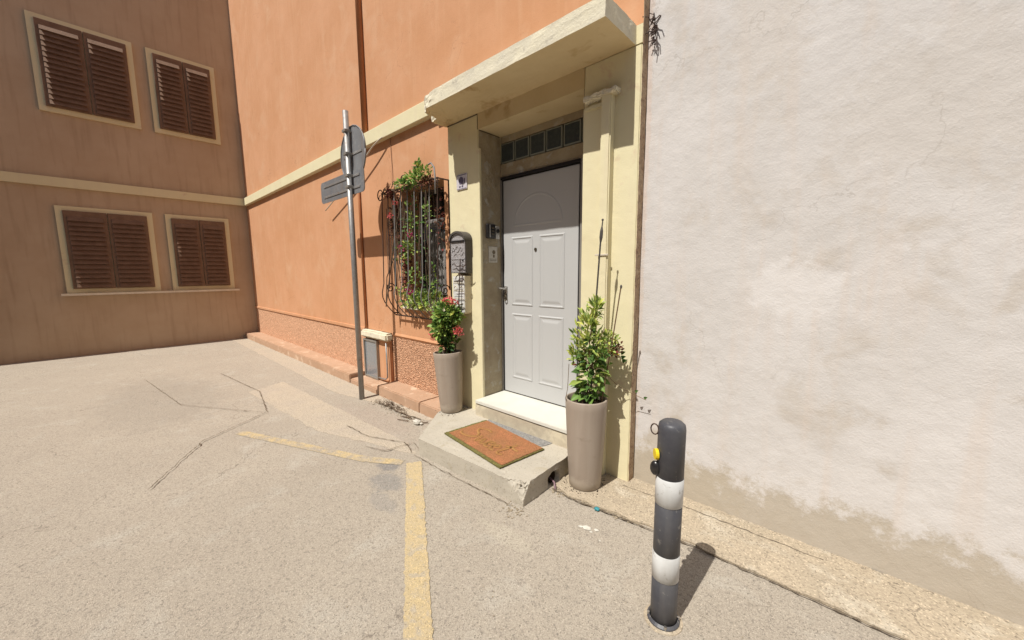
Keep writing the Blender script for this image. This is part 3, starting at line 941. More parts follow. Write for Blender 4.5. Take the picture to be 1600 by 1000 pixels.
dh = MB().add([(1.112, -.645 + .040 * math.cos(k * .35), -.243 + .046 * math.sin(k * .35)) for k in range(18)] + [(1.06, -.645 + .03 * math.cos(k * .35), -.243 + .035 * math.sin(k * .35)) for k in range(18)], [(k, (k + 1) % 18, 18 + (k + 1) % 18, 18 + k) for k in range(18)] + [tuple(range(18, 36))])
dh.build('hole_dark_lining', 'soil', st)  # dark lining, puts the shade of the hole into colour
tag(MB().tube([(1.05, -.64, -.245), (1.15, -.665, -.262), (1.185, -.70, -.284)], .0065, 8).build('pipe_stub', 'purple', smooth=True),
    'thin mauve pipe poking out of the hole in the side of the doorstep', 'pipe')

# ---- doormat
ang = R(-7.2)
mo = Vector((.140, -.845, -.147))
mu = Vector((math.cos(ang), math.sin(ang), 0))
mv = Vector((-math.sin(ang), math.cos(ang), 0))
mu = (mu + mv * .0)
def mp(u, v, z=0):
    return mo + mu * u * .755 + mv * (v * .43) + Vector((0, 0, z))
DM = thing('doormat', 'orange coir doormat with a green edge and faded script word on the doorstep', 'doormat', tuple(mo))
def mat_sheet(u0, u1, v0, v1, z0, z1, nu, nv, amp, name, m, seed):
    vs, fs = [], []
    for i in range(nu + 1):
        for j in range(nv + 1):
            u, v = u0 + (u1 - u0) * i / nu, v0 + (v1 - v0) * j / nv
            h = rnd.uniform(-amp, amp)
            e = .004 * noise.noise(Vector((u * 30, v * 30, seed))) if (i in (0, nu) or j in (0, nv)) else 0
            vs.append(mp(u + e, v + e, z1 + h))
    for i in range(nu):
        for j in range(nv):
            a = i * (nv + 1) + j
            fs.append((a, a + nv + 1, a + nv + 2, a + 1))
    mb = MB().add(vs, fs)
    # skirt
    bd = [i * (nv + 1) for i in range(nu + 1)] + [nu * (nv + 1) + j for j in range(1, nv + 1)] + [i * (nv + 1) + nv for i in range(nu - 1, -1, -1)] + [j for j in range(nv - 1, 0, -1)]
    k = len(mb.v)
    for b_ in bd:
        q = Vector(mb.v[b_])
        mb.v.append((q.x, q.y, mo.z + z0))
    n = len(bd)
    for i in range(n):
        mb.f.append((bd[i], k + i, k + (i + 1) % n, bd[(i + 1) % n]))
    return mb.build(name, m, DM, recalc=True)
mat_sheet(0, 1, 0, 1, .0, .009, 90, 50, .0022, 'border', 'coirg', 1)
mat_sheet(.045, .985, .065, .985, .004, .0145, 220, 130, .0022, 'pile', 'coir', 2)
# script word
strokes = [
    [(.26, .93), (.20, 1.0), (.06, .96), (-.02, .82), (.04, .66), (.16, .52), (.20, .34), (.10, .14), (-.08, .08), (-.16, .2)],
    [(.27, .52), (.31, .2), (.35, .12), (.41, .45), (.45, .14), (.52, .2), (.55, .52)],
    [(.57, .28), (.66, .36), (.67, .48), (.61, .52), (.56, .36), (.59, .14), (.69, .14)],
    [(.72, .28), (.81, .36), (.82, .48), (.76, .52), (.71, .36), (.74, .14), (.84, .16)],
    [(.97, .98), (.93, .5), (.92, .2), (.98, .1), (1.05, .18)],
    [(.84, .66), (.95, .72), (1.14, .70)]]
tx = MB()
def smooth_line(p, n=5):
    out = []
    for i in range(len(p) - 1):
        p0, p1, p2, p3 = p[max(0, i - 1)], p[i], p[i + 1], p[min(len(p) - 1, i + 2)]
        for k in range(n):
            t = k / n
            out.append(tuple(.5 * ((2 * p1[c]) + (-p0[c] + p2[c]) * t + (2 * p0[c] - 5 * p1[c] + 4 * p2[c] - p3[c]) * t * t + (-p0[c] + 3 * p1[c] - 3 * p2[c] + p3[c]) * t ** 3) for c in (0, 1)))
    out.append(p[-1])
    return out
def ribbon(mb, pts, wd, z):
    ps = [mp(u, v) for u, v in pts]
    for i in range(len(ps) - 1):
        t = (ps[i + 1] - ps[i])
        nr = Vector((-t.y, t.x, 0)).normalized() * wd * (.55 + .45 * abs(nr_dir(t)))
        zz = Vector((0, 0, z))
        mb.add([ps[i] + nr + zz, ps[i] - nr + zz, ps[i + 1] - nr + zz, ps[i + 1] + nr + zz], [(0, 1, 2, 3)])
def nr_dir(t):
    return t.normalized().y
for s_ in strokes:
    tx = MB()
    ribbon(tx, [(.20 + .60 * u + .006 * noise.noise(Vector((u * 30, v * 30, 0))), .20 + .52 * v + .008 * noise.noise(Vector((u * 30, v * 30, 4)))) for u, v in smooth_line(s_)], .0062, .0188)
    tx.build('script_letter', 'coirt', DM)
tx = MB()
for s_ in strokes:
    ribbon(tx, [(.20 + .60 * u + .006, .175 + .52 * v) for u, v in smooth_line(s_)], .013, .0179)
tx.build('script_shade', 'coirh', DM)

# ---- neighbour's white wall
Wh = thing('white_house', 'white plastered neighbouring house at the right with a stained foot', 'house', (3, 0, GZ))
wob(gridbox(1.514, 9, -.205, .25, -.30, 9, .25, .004), .004, 1.2).build('wall', 'white', Wh, smooth=False)
nest = MB()
for i in range(26):
    c = Vector((1.545 + rnd.uniform(-.02, .02), -.215 + rnd.uniform(-.02, .012), 2.62 + rnd.uniform(-.05, .12)))
    d = Vector((rnd.uniform(-1, 1), rnd.uniform(-1, .2), rnd.uniform(-1, 1))) * .05
    nest.tube([c, c + d * .5 + Vector((.01, 0, .01)), c + d], .003, 4)
tag(nest.build('wire_tangle', 'iron'), 'tangle of dark wire high on the joint between the cream and white walls', 'wire')

# ---- building closing the street on the left
E2 = thing('tan_building', 'tan rendered building with brown shutters closing the street at the left', 'building', (-8.5, -4, GZ))
w = MB()
wins = [(-3.05, -1.95, .95, 2.35), (-1.60, -.70, .95, 2.35), (-4.9, -4.0, .95, 2.35), (-3.05, -1.95, 4.1, 5.5), (-1.60, -.70, 4.1, 5.5), (-4.9, -4.0, 4.1, 5.5)]
w.box(-9, -8.001, -14, -.0, GZ, 10)
w.build('wall', 'tan', E2)
MB().box(-8.0, -7.94, -14, -.30, 2.755, 2.912).build('string_course', 'cream', E2)
for y0, y1, z0, z1 in wins:
    fr_ = MB().box(-8.0, -7.955, y0 - .08, y1 + .08, z0 - .08, z1 + .08).build('window', 'cream', E2)
    n = 2
    for k in range(2):
        a = y0 + (y1 - y0) * k / 2 + .004
        c = y0 + (y1 - y0) * (k + 1) / 2 - .004
        m_ = MB().bev(-7.954, -7.915, a, c, z0, z1, .006)
        zz = z0 + .06
        while zz < z1 - .08:
            m_.add([(-7.914, a + .05, zz), (-7.914, c - .05, zz), (-7.870, c - .05, zz - .030), (-7.870, a + .05, zz - .030), (-7.914, c - .05, zz + .050), (-7.914, a + .05, zz + .050)],
                   [(0, 1, 2, 3), (3, 2, 4, 5)])
            zz += .085
        m_.build('shutter', 'brownwood', fr_)
MB().box(-7.95, -7.88, -3.2, -.55, .83, .868).build('window_sill', 'stone', E2)

# ---- unseen house across the street, added to block sky light
OH = thing('added_opposite_house', 'unseen plain grey house across the street, added to block sky light', 'house', (2, -9, GZ))
MB().box(-30, 30, -9.5, -8.2, GZ, 6.2).build('wall', 'greyr', OH)
for k in range(9):
    xx = -16 + k * 4
    fr_ = MB().box(xx, xx + 1.1, -8.2, -8.16, 1.0, 2.5).build('window', 'brownwood', OH)
    MB().box(xx + .08, xx + 1.02, -8.16, -8.15, 1.08, 2.42).build('pane', 'glass', fr_)

# ---- mailboxes
def mailbox(x0, x1, z0, z1, yf, name, label, face, side, arch):
    T = thing(name, label, 'mailbox', ((x0 + x1) / 2, -.28, z0))
    cx, hw = (x0 + x1) / 2, (x1 - x0) / 2
    def outline(g=0, za=None):
        if arch:
            zs = z1 - .075
            pts = [(x0 - g, z0), (x1 + g, z0)]
            pts += [(cx + (hw + g) * math.cos(math.pi * t / 14), zs + (.075 + g) * math.sin(math.pi * t / 14)) for t in range(15)]
        else:
            pts = [(cx + hw * math.cos(math.pi * (1 + t / 10)), z0 + .03 + .03 * math.sin(math.pi * (1 + t / 10))) for t in range(11)]
            pts += [(x1, z1), (x0, z1)]
        return pts
    MB().xz(outline(), yf, -.283).build('body', side, T)
    o_ = outline()
    ins = [(cx + (x - cx) * .95, (z0 + z1) / 2 + (z - (z0 + z1) / 2) * .97) for x, z in o_]
    MB().xz(ins, yf - .006, yf - .0005).build('front_plate', face, T)
    rl = MB()
    if arch:
        hood = [(cx + (hw + .008) * math.cos(math.pi * t / 16), z1 - .077 + (.083) * math.sin(math.pi * t / 16)) for t in range(17)]
        n = len(hood)
        hb = MB()
        inn = [(cx + (hw - .010) * math.cos(math.pi * t / 16), z1 - .077 + .064 * math.sin(math.pi * t / 16)) for t in range(17)]
        poly = hood + inn[::-1]
        vs = [(x, yf - .022, z) for x, z in poly] + [(x, -.284, z) for x, z in poly]
        m_ = len(poly)
        fs = []
        for i in range(n - 1):
            fs.append((i, i + 1, 2 * n - 2 - i, 2 * n - 1 - i))
        for i in range(m_):
            fs.append((i, m_ + i, m_ + (i + 1) % m_, (i + 1) % m_))
        hb.add(vs, fs)
        hb.build('hood', 'darkcast', T, recalc=True)
        MB().bev(x0 + .012, x1 - .012, yf - .016, yf - .0065, z1 - .098, z1 - .080, .003).build('slot_flap', 'blackpl', T)
        # raised ornament: posthorn ring, scrolls, lower door line
        zc = z0 + .225
        for (dx, r_) in ((0, .030), (-.055, .018), (.055, .018)):
            ring(cx + dx, yf - .008, zc, r_, .004, rl, turns=1.2, shrink=.3)
        for s in (-1, 1):
            rl.tube([(cx + s * .02, yf - .008, zc - .04), (cx + s * .06, yf - .008, zc - .06), (cx + s * .085, yf - .008, zc - .03), (cx + s * .07, yf - .008, zc)], .0035, 5)
            rl.tube([(cx + s * .02, yf - .008, z0 + .05), (cx + s * .07, yf - .008, z0 + .04), (cx + s * .09, yf - .008, z0 + .08), (cx + s * .05, yf - .008, z0 + .10)], .0035, 5)
        rl.box(x0 + .012, x1 - .012, yf - .010, yf - .006, z0 + .128, z0 + .134)
        rl.build('relief', face, T)
        MB().tube([(cx + .075, yf - .003, z0 + .12), (cx + .075, yf - .014, z0 + .12)], .008, 10).build('lock', 'blackpl', T)
    else:
        for k in range(4):
            rl.box(x0 + .012, x1 - .012, yf - .009, yf - .006, z0 + .075 + k * .075, z0 + .079 + k * .075)
        rl.box(cx - .055, cx + .055, yf - .010, yf - .006, z0 + .10, z0 + .103)
        for s in (-1, 1):
            ring(cx + s * .045, yf - .008, z1 - .12, .022, .0025, rl, turns=1.0)
        rl.build('relief', 'creammet', T)
        MB().bev(x0 + .02, x1 - .02, yf - .011, yf - .0065, z1 - .055, z1 - .045, .002).build('slot_flap', 'steel', T)
    return T
mailbox(-.322, -.105, 1.19, 1.575, -.36, 'mailbox', 'dark pewter arched mailbox, the upper one on the cream pilaster', 'pewter', 'darkcast', True)
mailbox(-.300, -.125, .795, 1.165, -.36, 'mailbox', 'white cast mailbox hanging below the dark one on the cream pilaster', 'whitemet', 'creammet', False)

# ---- number tile
NT = thing('house_number_tile', 'small white and blue glazed tile on the cream pilaster above the mailboxes', 'tile', (-.225, -.283, 1.975))
MB().bev(-.300, -.150, -.290, -.2825, 1.972, 2.112, .002).build('tile', 'tile', NT)
mt = MB()
for a in ((-.294, -.156, 2.100, 2.106), (-.294, -.156, 1.978, 1.981)):
    mt.box(a[0], a[1], -.2915, -.2902, a[2], a[3])
mt.xz([(-.252, 2.020), (-.205, 2.020), (-.196, 2.050), (-.205, 2.078), (-.235, 2.090), (-.262, 2.072), (-.268, 2.045)], -.2915, -.2902)
mt.box(-.190, -.176, -.2915, -.2902, 2.025, 2.070)
mt.box(-.262, -.240, -.2915, -.2902, 1.992, 2.006)
mt.box(-.225, -.203, -.2915, -.2902, 1.992, 2.006)
mt.build('motif', 'tileblue', NT)

# ---- intercom pair and notice plate on the left reveal
IC = thing('intercom', 'black rounded doorbell unit on the left door reveal', 'doorbell', (.01, -.16, 1.51))
def yz_bev(x0, x1, y0, y1, z0, z1, b):
    return MB().bev(x0, x1, y0, y1, z0, z1, b)
yz_bev(.0095, .040, -.215, -.105, 1.508, 1.645, .012).build('housing', 'blackpl', IC)
yz_bev(.0405, .043, -.188, -.178, 1.52, 1.635, .001).build('trim', 'silver', IC)
m_ = MB()
for zz in (1.545, 1.572, 1.600):
    m_.bev(.0405, .0435, -.165, -.13, zz, zz + .012, .001)
m_.build('button', 'brass', IC)
IL = thing('camera_doorbell', 'small silver doorbell with a black lens beside the black unit', 'doorbell', (.01, -.065, 1.51))
yz_bev(.0095, .024, -.092, -.040, 1.508, 1.628, .004).build('plate', 'silver', IL)
MB().tube([(.024, -.066, 1.585), (.031, -.066, 1.585)], .019, 16).build('lens', 'blackpl', IL)
NP = thing('notice_plate', 'small white notice plate with a dark crest below the doorbells', 'sign', (.01, -.12, 1.29))
yz_bev(.0095, .014, -.178, -.066, 1.288, 1.438, .001).build('plate', 'paper', NP)
m_ = MB()
m_.tube([(.0142, -.113, 1.385), (.0150, -.113, 1.385)], .020, 14)
m_.box(.0142, .0148, -.124, -.102, 1.335, 1.362)
m_.box(.0142, .0148, -.165, -.08, 1.318, 1.322)
m_.box(.0142, .0148, -.165, -.08, 1.305, 1.309)
m_.build('printed_crest', 'brass', NP)

# ---- planters
def pot(c, h, rt_, rb, name, label):
    T = thing(name, label, 'planter', c, 'tall tapered taupe planters by the door')
    pr = [(rb * .2, 0), (rb - .006, 0), (rb, .006)]
    for k in range(1, 13):
        t = k / 12
        pr.append((rb + (rt_ - rb) * (t ** .85), .006 + (h - .012) * t))
    pr += [(rt_ - .002, h - .002), (rt_ - .006, h), (rt_ - .011, h), (rt_ - .014, h - .004), (rt_ - .018, h - .06), (rt_ - .03, h - .20)]
    MB().lathe(pr, c, 64).build('pot', 'pot', T, smooth=True)
    so = MB()
    n = 26
    vs, fs = [(c[0], c[1], c[2] + h - .035)], []
    for rr in range(1, 6):
        for k in range(n):
            a = 2 * math.pi * k / n
            q = (rt_ - .017) * rr / 5
            vs.append((c[0] + q * math.cos(a), c[1] + q * math.sin(a), c[2] + h - .045 + rnd.uniform(-.006, .009)))
    for k in range(n):
        fs.append((0, 1 + k, 1 + (k + 1) % n))
    for rr in range(4):
        for k in range(n):
            a0, a1 = 1 + rr * n + k, 1 + rr * n + (k + 1) % n
            fs.append((a0, a0 + n, a1 + n, a1))
    so.add(vs, fs)
    for k in range(60):
        a, q = rnd.uniform(0, 6.28), (rt_ - .025) * math.sqrt(rnd.random())
        crumb(so, c[0] + q * math.cos(a), c[1] + q * math.sin(a), c[2] + h - .04, rnd.uniform(.003, .008))
    so.build('soil', 'soil', T)
    return T
P2 = (1.296, -.505, GZ + .013)
P1 = (-.262, -.452, -.151)
pot2 = pot(P2, .625, .142, .108, 'planter', 'nearer tall taupe planter on the pavement right of the door')
pot1 = pot(P1, .585, .142, .104, 'planter', 'farther tall taupe planter on the doorstep under the mailboxes')
pot1.rotation_euler = (0, R(-3.4), 0)
MB().bev(P2[0] + .045, P2[0] + .075, P2[1] - .05, P2[1] - .035, P2[2] + .585, P2[2] + .60, .004).build('pink_pebble', 'pink', pot2)
m_ = MB().tube([(P2[0] - .075, P2[1] - .10, P2[2] + .57), (P2[0] - .083, P2[1] - .125, P2[2] + .63), (P2[0] - .078, P2[1] - .11, P2[2] + .70), (P2[0] - .09, P2[1] - .08, P2[2] + .86)], .0022, 5)
tag(m_.build('dry_stalk', 'twig'), 'thin pale dry stalk rising from the rim of the nearer planter', 'twig')

for (px_, py_, pz_, nn) in ((P2[0], P2[1], P2[2], 70), (P1[0], P1[1], P1[2], 50)):
    sp_ = MB()
    for k in range(nn):
        a, q = rnd.uniform(0, 6.28), .112 + abs(rnd.gauss(0, .03))
        crumb(sp_, px_ + q * math.cos(a), py_ + q * math.sin(a), pz_ + .001, rnd.uniform(.0015, .004))
    sp_.build('spilled_soil', 'soil', kind='stuff')
# ---- plants
def rv(a=1.0):
    return Vector((rnd.gauss(0, 1), rnd.gauss(0, 1), rnd.gauss(0, 1))).normalized() * a
def scatter(mb, c, rad, n, L, Wd, up_=.3, shell=.5):
    c = Vector(c)
    for i in range(n):
        d = rv()
        q = (shell + (1 - shell) * rnd.random()) if rnd.random() < .75 else rnd.random()
        p = c + Vector((d.x * rad[0], d.y * rad[1], d.z * rad[2])) * q
        out = (d + Vector((0, -.25, up_)) + rv(.6)).normalized()
        k = rnd.uniform(.7, 1.25)
        mb.leaf(p, out, (rv(.6) + Vector((0, -.6, .8))), L * k, Wd * k)
def flower_head(c, r, n, m, parent, name='flower_cluster'):
    mb = MB()
    for i in range(n):
        d = rv()
        p = Vector(c) + Vector((d.x, d.y, d.z * .75)) * r * rnd.uniform(.5, 1)
        for k in range(4):
            mb.leaf(p, (d + rv(.8)), rv() + d, r * .42, r * .32, .15)
    return mb.build(name, m, parent)

# plant 1: bushy green plant with coral flower heads in the farther planter
b1 = Vector((P1[0] - .02, P1[1], P1[2] + .55))
PL1 = thing('flowering_shrub', 'bushy green plant with coral red flower heads in the farther planter', 'plant', tuple(b1))
st_ = MB()
for i in range(9):
    a = rnd.uniform(0, 6.28)
    e = Vector((-.27 + .10 * math.cos(a), -.47 + .10 * math.sin(a), rnd.uniform(.65, .90)))
    st_.tube([b1 + Vector((rnd.uniform(-.03, .03), rnd.uniform(-.03, .03), 0)), (b1 + e) / 2 + rv(.02), e], [.007, .005, .003], 5)
st_.build('stem', 'stem', PL1)
f1 = MB()
scatter(f1, (-.26, -.47, .80), (.115, .115, .13), 330, .058, .034)
scatter(f1, (-.30, -.48, .66), (.125, .12, .11), 240, .058, .034)
f1.build('foliage', 'leaf', PL1, kind='stuff')
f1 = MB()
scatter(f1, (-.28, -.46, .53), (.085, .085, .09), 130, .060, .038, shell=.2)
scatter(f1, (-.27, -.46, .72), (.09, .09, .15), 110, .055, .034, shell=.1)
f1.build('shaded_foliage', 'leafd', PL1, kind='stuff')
f1 = MB()
scatter(f1, (-.22, -.52, .80), (.12, .07, .12), 45, .05, .030)
f1.build('pale_foliage', 'leafy', PL1, kind='stuff')
flower_head((-.20, -.495, .935), .045, 30, 'red', PL1)
flower_head((-.27, -.49, .94), .035, 20, 'red', PL1)
flower_head((-.15, -.47, .92), .035, 18, 'red', PL1)
flower_head((-.385, -.545, .60), .040, 24, 'red', PL1)
flower_head((-.415, -.53, .565), .028, 14, 'red', PL1)
flower_head((-.115, -.47, .665), .045, 26, 'red', PL1)
flower_head((-.085, -.46, .64), .035, 18, 'red', PL1)

# trellis stake
TS = thing('plant_trellis', 'dark wire trellis stake with curls standing in the farther planter', 'trellis', (-.15, -.43, P1[2] + .5))
m_ = MB()
m_.tube([(-.235, -.42, .38), (-.185, -.40, .80), (-.152, -.388, 1.32)], .005, 6)
m_.build('stake', 'iron', TS)
def arc(cx, cz, rx, rz, a0, a1, y=-.390):
    return MB().tube([(cx + rx * math.cos(R(a0 + (a1 - a0) * k / 12)), y, cz + rz * math.sin(R(a0 + (a1 - a0) * k / 12))) for k in range(13)], .0045, 5)
arc(-.190, 1.275, .042, .022, 180, 330).build('curl', 'iron', TS)
arc(-.114, 1.275, .042, .022, 210, 360).build('curl', 'iron', TS)
arc(-.168, 1.135, .055, .040, -10, 190).build('hoop', 'iron', TS)
MB().tube([(-.225, -.390, 1.118), (-.115, -.390, 1.122)], .0045, 5).build('crossbar', 'iron', TS)
for z in (1.03, .965):
    MB().tube([(-.245, -.392, z), (-.125, -.392, z + .008)], .0028, 5).build('crossbar', 'iron', TS)
MB().tube([(-.245, -.395, .90), (-.20, -.395, .915), (-.17, -.395, .89), (-.12, -.395, .905)], .006, 5).build('curl', 'iron', TS)

# plant 2: shrub in the nearer planter
b2 = Vector((P2[0], P2[1], P2[2] + .585))
PL2 = thing('leafy_shrub', 'green and yellowish leafy shrub with a tall tip in the nearer planter', 'plant', tuple(b2))
sm = MB()
sm.tube([b2, (1.315, -.50, .50), (1.31, -.50, .75), (1.345, -.50, .90), (1.372, -.50, 1.03)], [.006, .0055, .005, .0035, .002], 6)
for e in ((1.22, -.50, .70), (1.20, -.48, .62), (1.45, -.46, .76), (1.49, -.43, .70), (1.25, -.52, .83), (1.42, -.50, .84), (1.46, -.42, .66)):
    e = Vector(e)
    s0 = Vector((1.315, -.50, rnd.uniform(.42, .60)))
    sm.tube([s0, (s0 + e) / 2 + Vector((0, 0, .03)), e], [.005, .004, .002], 5)
sm.build('stem', 'stem', PL2)
# big lower leaves, every one a part sharing two meshes
lm = MB()
def big_leaf_mesh(nm, L, Wd):
    vs, fs = [], []
    for i in range(7):
        t = i / 6
        ww = Wd * .5 * math.sin(math.pi * min(1, (t * .92 + .08)) ** .75) * (1 - .15 * t)
        if i == 6:
            ww = .0005
        z = -.22 * L * t * t
        vs += [(-ww, L * t, z + ww * .45), (-ww * .5, L * t, z + ww * .12), (0, L * t, z), (ww * .5, L * t, z + ww * .12), (ww, L * t, z + ww * .45)]
    for i in range(6):
        for k in range(4):
            a = i * 5 + k
            fs.append((a, a + 1, a + 6, a + 5))
    me = bpy.data.meshes.new(nm)
    me.from_pydata(vs, [], fs)
    me.polygons.foreach_set('use_smooth', [True] * len(me.polygons))
    return me
LM = {}
for key, m_ in (('leaf', 'leaf'), ('leafy', 'leafy'), ('leafd', 'leafd')):
    me = big_leaf_mesh('leaf_' + key, .062, .044)
    me.materials.append(MT[m_])
    LM[key] = me
def place_leaf(me, p, d, nrm, s, parent, nm='leaf'):
    d = d.normalized()
    xx = d.cross(nrm).normalized()
    zz = xx.cross(d).normalized()
    o = bpy.data.objects.new(nm, me)
    COL.objects.link(o)
    o.parent = parent
    mm = Matrix((xx, d, zz)).transposed().to_4x4()
    mm = Matrix.Translation(Vector(p) - org(parent)) @ mm @ Matrix.Scale(s, 4)
    o.matrix_local = mm
    return o
for i in range(140):
    z = rnd.uniform(.35, .64)
    a = rnd.uniform(0, 6.28)
    rr = rnd.uniform(.02, .088) * (1 if z > .42 else .85)
    p = Vector((1.315 + rr * math.cos(a), -.50 + rr * math.sin(a), z))
    d = Vector((math.cos(a), math.sin(a), rnd.uniform(-.5, .5))) + rv(.4) + Vector((0, -.3, 0))
    k = rnd.random()
    place_leaf(LM['leaf' if k < .50 else ('leafd' if k < .78 else 'leafy')], p, d, Vector((0, -.35, 1)) + rv(.45), rnd.uniform(.6, 1.2), PL2)
f2 = MB()
scatter(f2, (1.30, -.50, .74), (.105, .09, .13), 105, .058, .017, up_=.9)
scatter(f2, (1.30, -.50, .87), (.060, .05, .07), 65, .062, .018, up_=1.0)
scatter(f2, (1.36, -.50, .955), (.030, .03, .075), 40, .058, .017, up_=1.0, shell=.1)
scatter(f2, (1.215, -.50, .62), (.045, .06, .10), 60, .048, .018, up_=1.0)
f2.build('foliage', 'leafy', PL2, kind='stuff')
f2 = MB()
scatter(f2, (1.39, -.47, .69), (.085, .08, .085), 120, .026, .016, up_=.4)
scatter(f2, (1.36, -.48, .62), (.09, .08, .08), 60, .035, .020, up_=.4)
f2.build('fine_foliage', 'leaf', PL2, kind='stuff')
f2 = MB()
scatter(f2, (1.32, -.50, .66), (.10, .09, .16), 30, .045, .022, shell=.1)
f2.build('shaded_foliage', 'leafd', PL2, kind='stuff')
f2 = MB()
scatter(f2, (1.43, -.45, .75), (.06, .06, .06), 90, .026, .014)
f2.build('pale_fine_foliage', 'leafy', PL2, kind='stuff')
f2 = MB()
scatter(f2, (1.465, -.43, .70), (.05, .05, .06), 60, .026, .015, shell=.2)
scatter(f2, (1.24, -.50, .56), (.05, .05, .04), 18, .03, .015)
f2.build('dry_foliage', 'leafb', PL2, kind='stuff')
me = big_leaf_mesh('leaf_bright', .075, .042)
me.materials.append(MT['leafyellow'])
o = place_leaf(me, (1.415, -.425, .672), Vector((1, -.15, -.12)), Vector((0, -.7, .7)), 1.0, PL2)
o['label'] = 'bright yellow leaf'
me = big_leaf_mesh('leaf_curled', .035, .028)
me.materials.append(MT['leafd'])
for q in ((1.478, -.38, .655), (1.482, -.38, .625), (1.485, -.37, .60)):
    place_leaf(me, q, Vector((1, -.2, .5)), Vector((0, -1, .2)), 1.0, PL2)
# added stem and dark leaves standing for leaf shadows on the white wall
td = MB().tube([(1.40, -.42, .50), (1.46, -.36, .42), (1.53, -.30, .37), (1.62, -.28, .34)], .0018, 4)
td.build('shadow_tendril', 'stem', PL2)
for q in ((1.545, -.29, .385), (1.60, -.27, .345)):
    place_leaf(me, q, Vector((.8, -.2, .5)), Vector((0, -1, .2)), .75, PL2)

# stakes
SK = thing('plant_stake', 'tall dark green plant stake with knobbed tip in the nearer planter', 'stake', (1.31, -.47, .30), 'plant stakes in the nearer planter')
MB().tube([(1.30, -.46, .26), (1.328, -.47, .875), (1.372, -.49, 1.40), (1.378, -.49, 1.44)], [.0062, .006, .0055, .005], 8).build('rod', MT['leafd'] if False else 'darkcast', SK)
MB().tube([(1.371, -.49, 1.38), (1.374, -.49, 1.41), (1.377, -.49, 1.45), (1.379, -.49, 1.475)], [.006, .011, .010, .005], 8).build('knob', 'darkcast', SK)
MB().tube([(1.379, -.49, 1.475), (1.383, -.49, 1.51)], .004, 6).ball((1.383, -.49, 1.518), .008).build('tip', 'darkcast', SK)
SK = thing('plant_stake', 'shorter thin brown stake leaning right in the nearer planter', 'stake', (1.40, -.47, .30), 'plant stakes in the nearer planter')
MB().tube([(1.39, -.48, .28), (1.475, -.49, .78), (1.524, -.50, 1.09)], .0042, 6).build('rod', 'stem', SK)
MB().ball((1.526, -.50, 1.10), .0075, 8, (1, 1, 1.8)).build('tip', 'darkcast', SK)

# ---- climbing plant on the grille
CP = thing('climbing_plant', 'flowering climber tangled through the window grille', 'climbing plant', (-1.0, -.42, .85))
br = MB()
for i in range(34):
    x0 = rnd.uniform(-1.38, -.55)
    pts = [Vector((x0, -.40 + rnd.uniform(-.03, .05), 2.06 + rnd.uniform(-.02, .12)))]
    dx = rnd.choice((-1, 1)) * rnd.uniform(.02, .05)
    for k in range(rnd.randint(4, 9)):
        pts.append(pts[-1] + Vector((dx + rnd.uniform(-.025, .025), rnd.uniform(-.02, .02), rnd.uniform(-.035, .03))))
    pts = [Vector((max(-1.50, min(-.50, q.x)), q.y, q.z)) for q in pts]
    br.tube(pts, rnd.uniform(.0025, .005), 5)
for i in range(30):
    x0 = rnd.gauss(-1.36, .05) if i < 14 else rnd.uniform(-1.3, -.6)
    z = rnd.uniform(1.9, 2.1)
    pts = [Vector((x0, -.38 + rnd.uniform(-.04, .08), z))]
    dx, dz = rnd.uniform(-.006, .012), -rnd.uniform(.06, .11)
    for k in range(rnd.randint(6, 12)):
        pts.append(pts[-1] + Vector((dx + rnd.uniform(-.012, .012), rnd.uniform(-.008, .008), dz)))
    br.tube(pts, rnd.uniform(.002, .0042), 5)
for s in ((-1.47, 1.15), (-1.30, 1.50)):
    br.tube([(-1.52, -.41, .80), (s[0], -.41, s[1]), (-1.15, -.38, s[1] + .45), (-1.05, -.37, 1.95)], .006, 5)
br.build('branch', 'twig', CP)
fo = MB()
scatter(fo, (-.83, -.42, 2.15), (.17, .06, .06), 150, .042, .026)
scatter(fo, (-.74, -.42, 2.24), (.045, .04, .07), 55, .038, .022, up_=1)
scatter(fo, (-1.02, -.42, 2.12), (.15, .06, .05), 110, .042, .026)
scatter(fo, (-.62, -.42, 2.17), (.09, .05, .06), 60, .036, .020)
scatter(fo, (-1.0, -.36, 1.75), (.10, .05, .28), 70, .04, .025, shell=.1)
scatter(fo, (-.68, -.36, 1.80), (.06, .05, .25), 50, .038, .023, shell=.1)
scatter(fo, (-1.10, -.38, 1.45), (.18, .06, .16), 60, .042, .026, shell=.1)
scatter(fo, (-.95, -.38, 1.15), (.22, .06, .20), 45, .040, .024, shell=.1)
scatter(fo, (-.95, -.36, .90), (.34, .06, .08), 100, .042, .026, shell=.1)
scatter(fo, (-.60, -.36, 1.10), (.06, .05, .22), 32, .040, .024, shell=.1)
fo.build('foliage', 'leaf', CP, kind='stuff')
fo = MB()
scatter(fo, (-1.02, -.38, 1.48), (.16, .06, .14), 30, .042, .026, shell=.1)
scatter(fo, (-.95, -.34, .86), (.36, .05, .07), 110, .055, .034, shell=.1)
scatter(fo, (-.70, -.42, 2.20), (.10, .04, .06), 40, .036, .022)
scatter(fo, (-1.2, -.36, .95), (.10, .06, .14), 40, .042, .026, shell=.1)
fo.build('pale_foliage', 'leafy', CP, kind='stuff')
fo = MB()
scatter(fo, (-1.32, -.38, 2.08), (.12, .05, .04), 170, .034, .020, shell=.1)
scatter(fo, (-.60, -.40, 2.08), (.14, .06, .05), 90, .034, .020, shell=.1)
scatter(fo, (-1.36, -.32, 1.78), (.13, .05, .30), 260, .04, .024, shell=.1)  # dry vine leaves, massed here to imitate shade beside the window
scatter(fo, (-1.20, -.31, 1.25), (.07, .05, .38), 150, .04, .024, shell=.1)
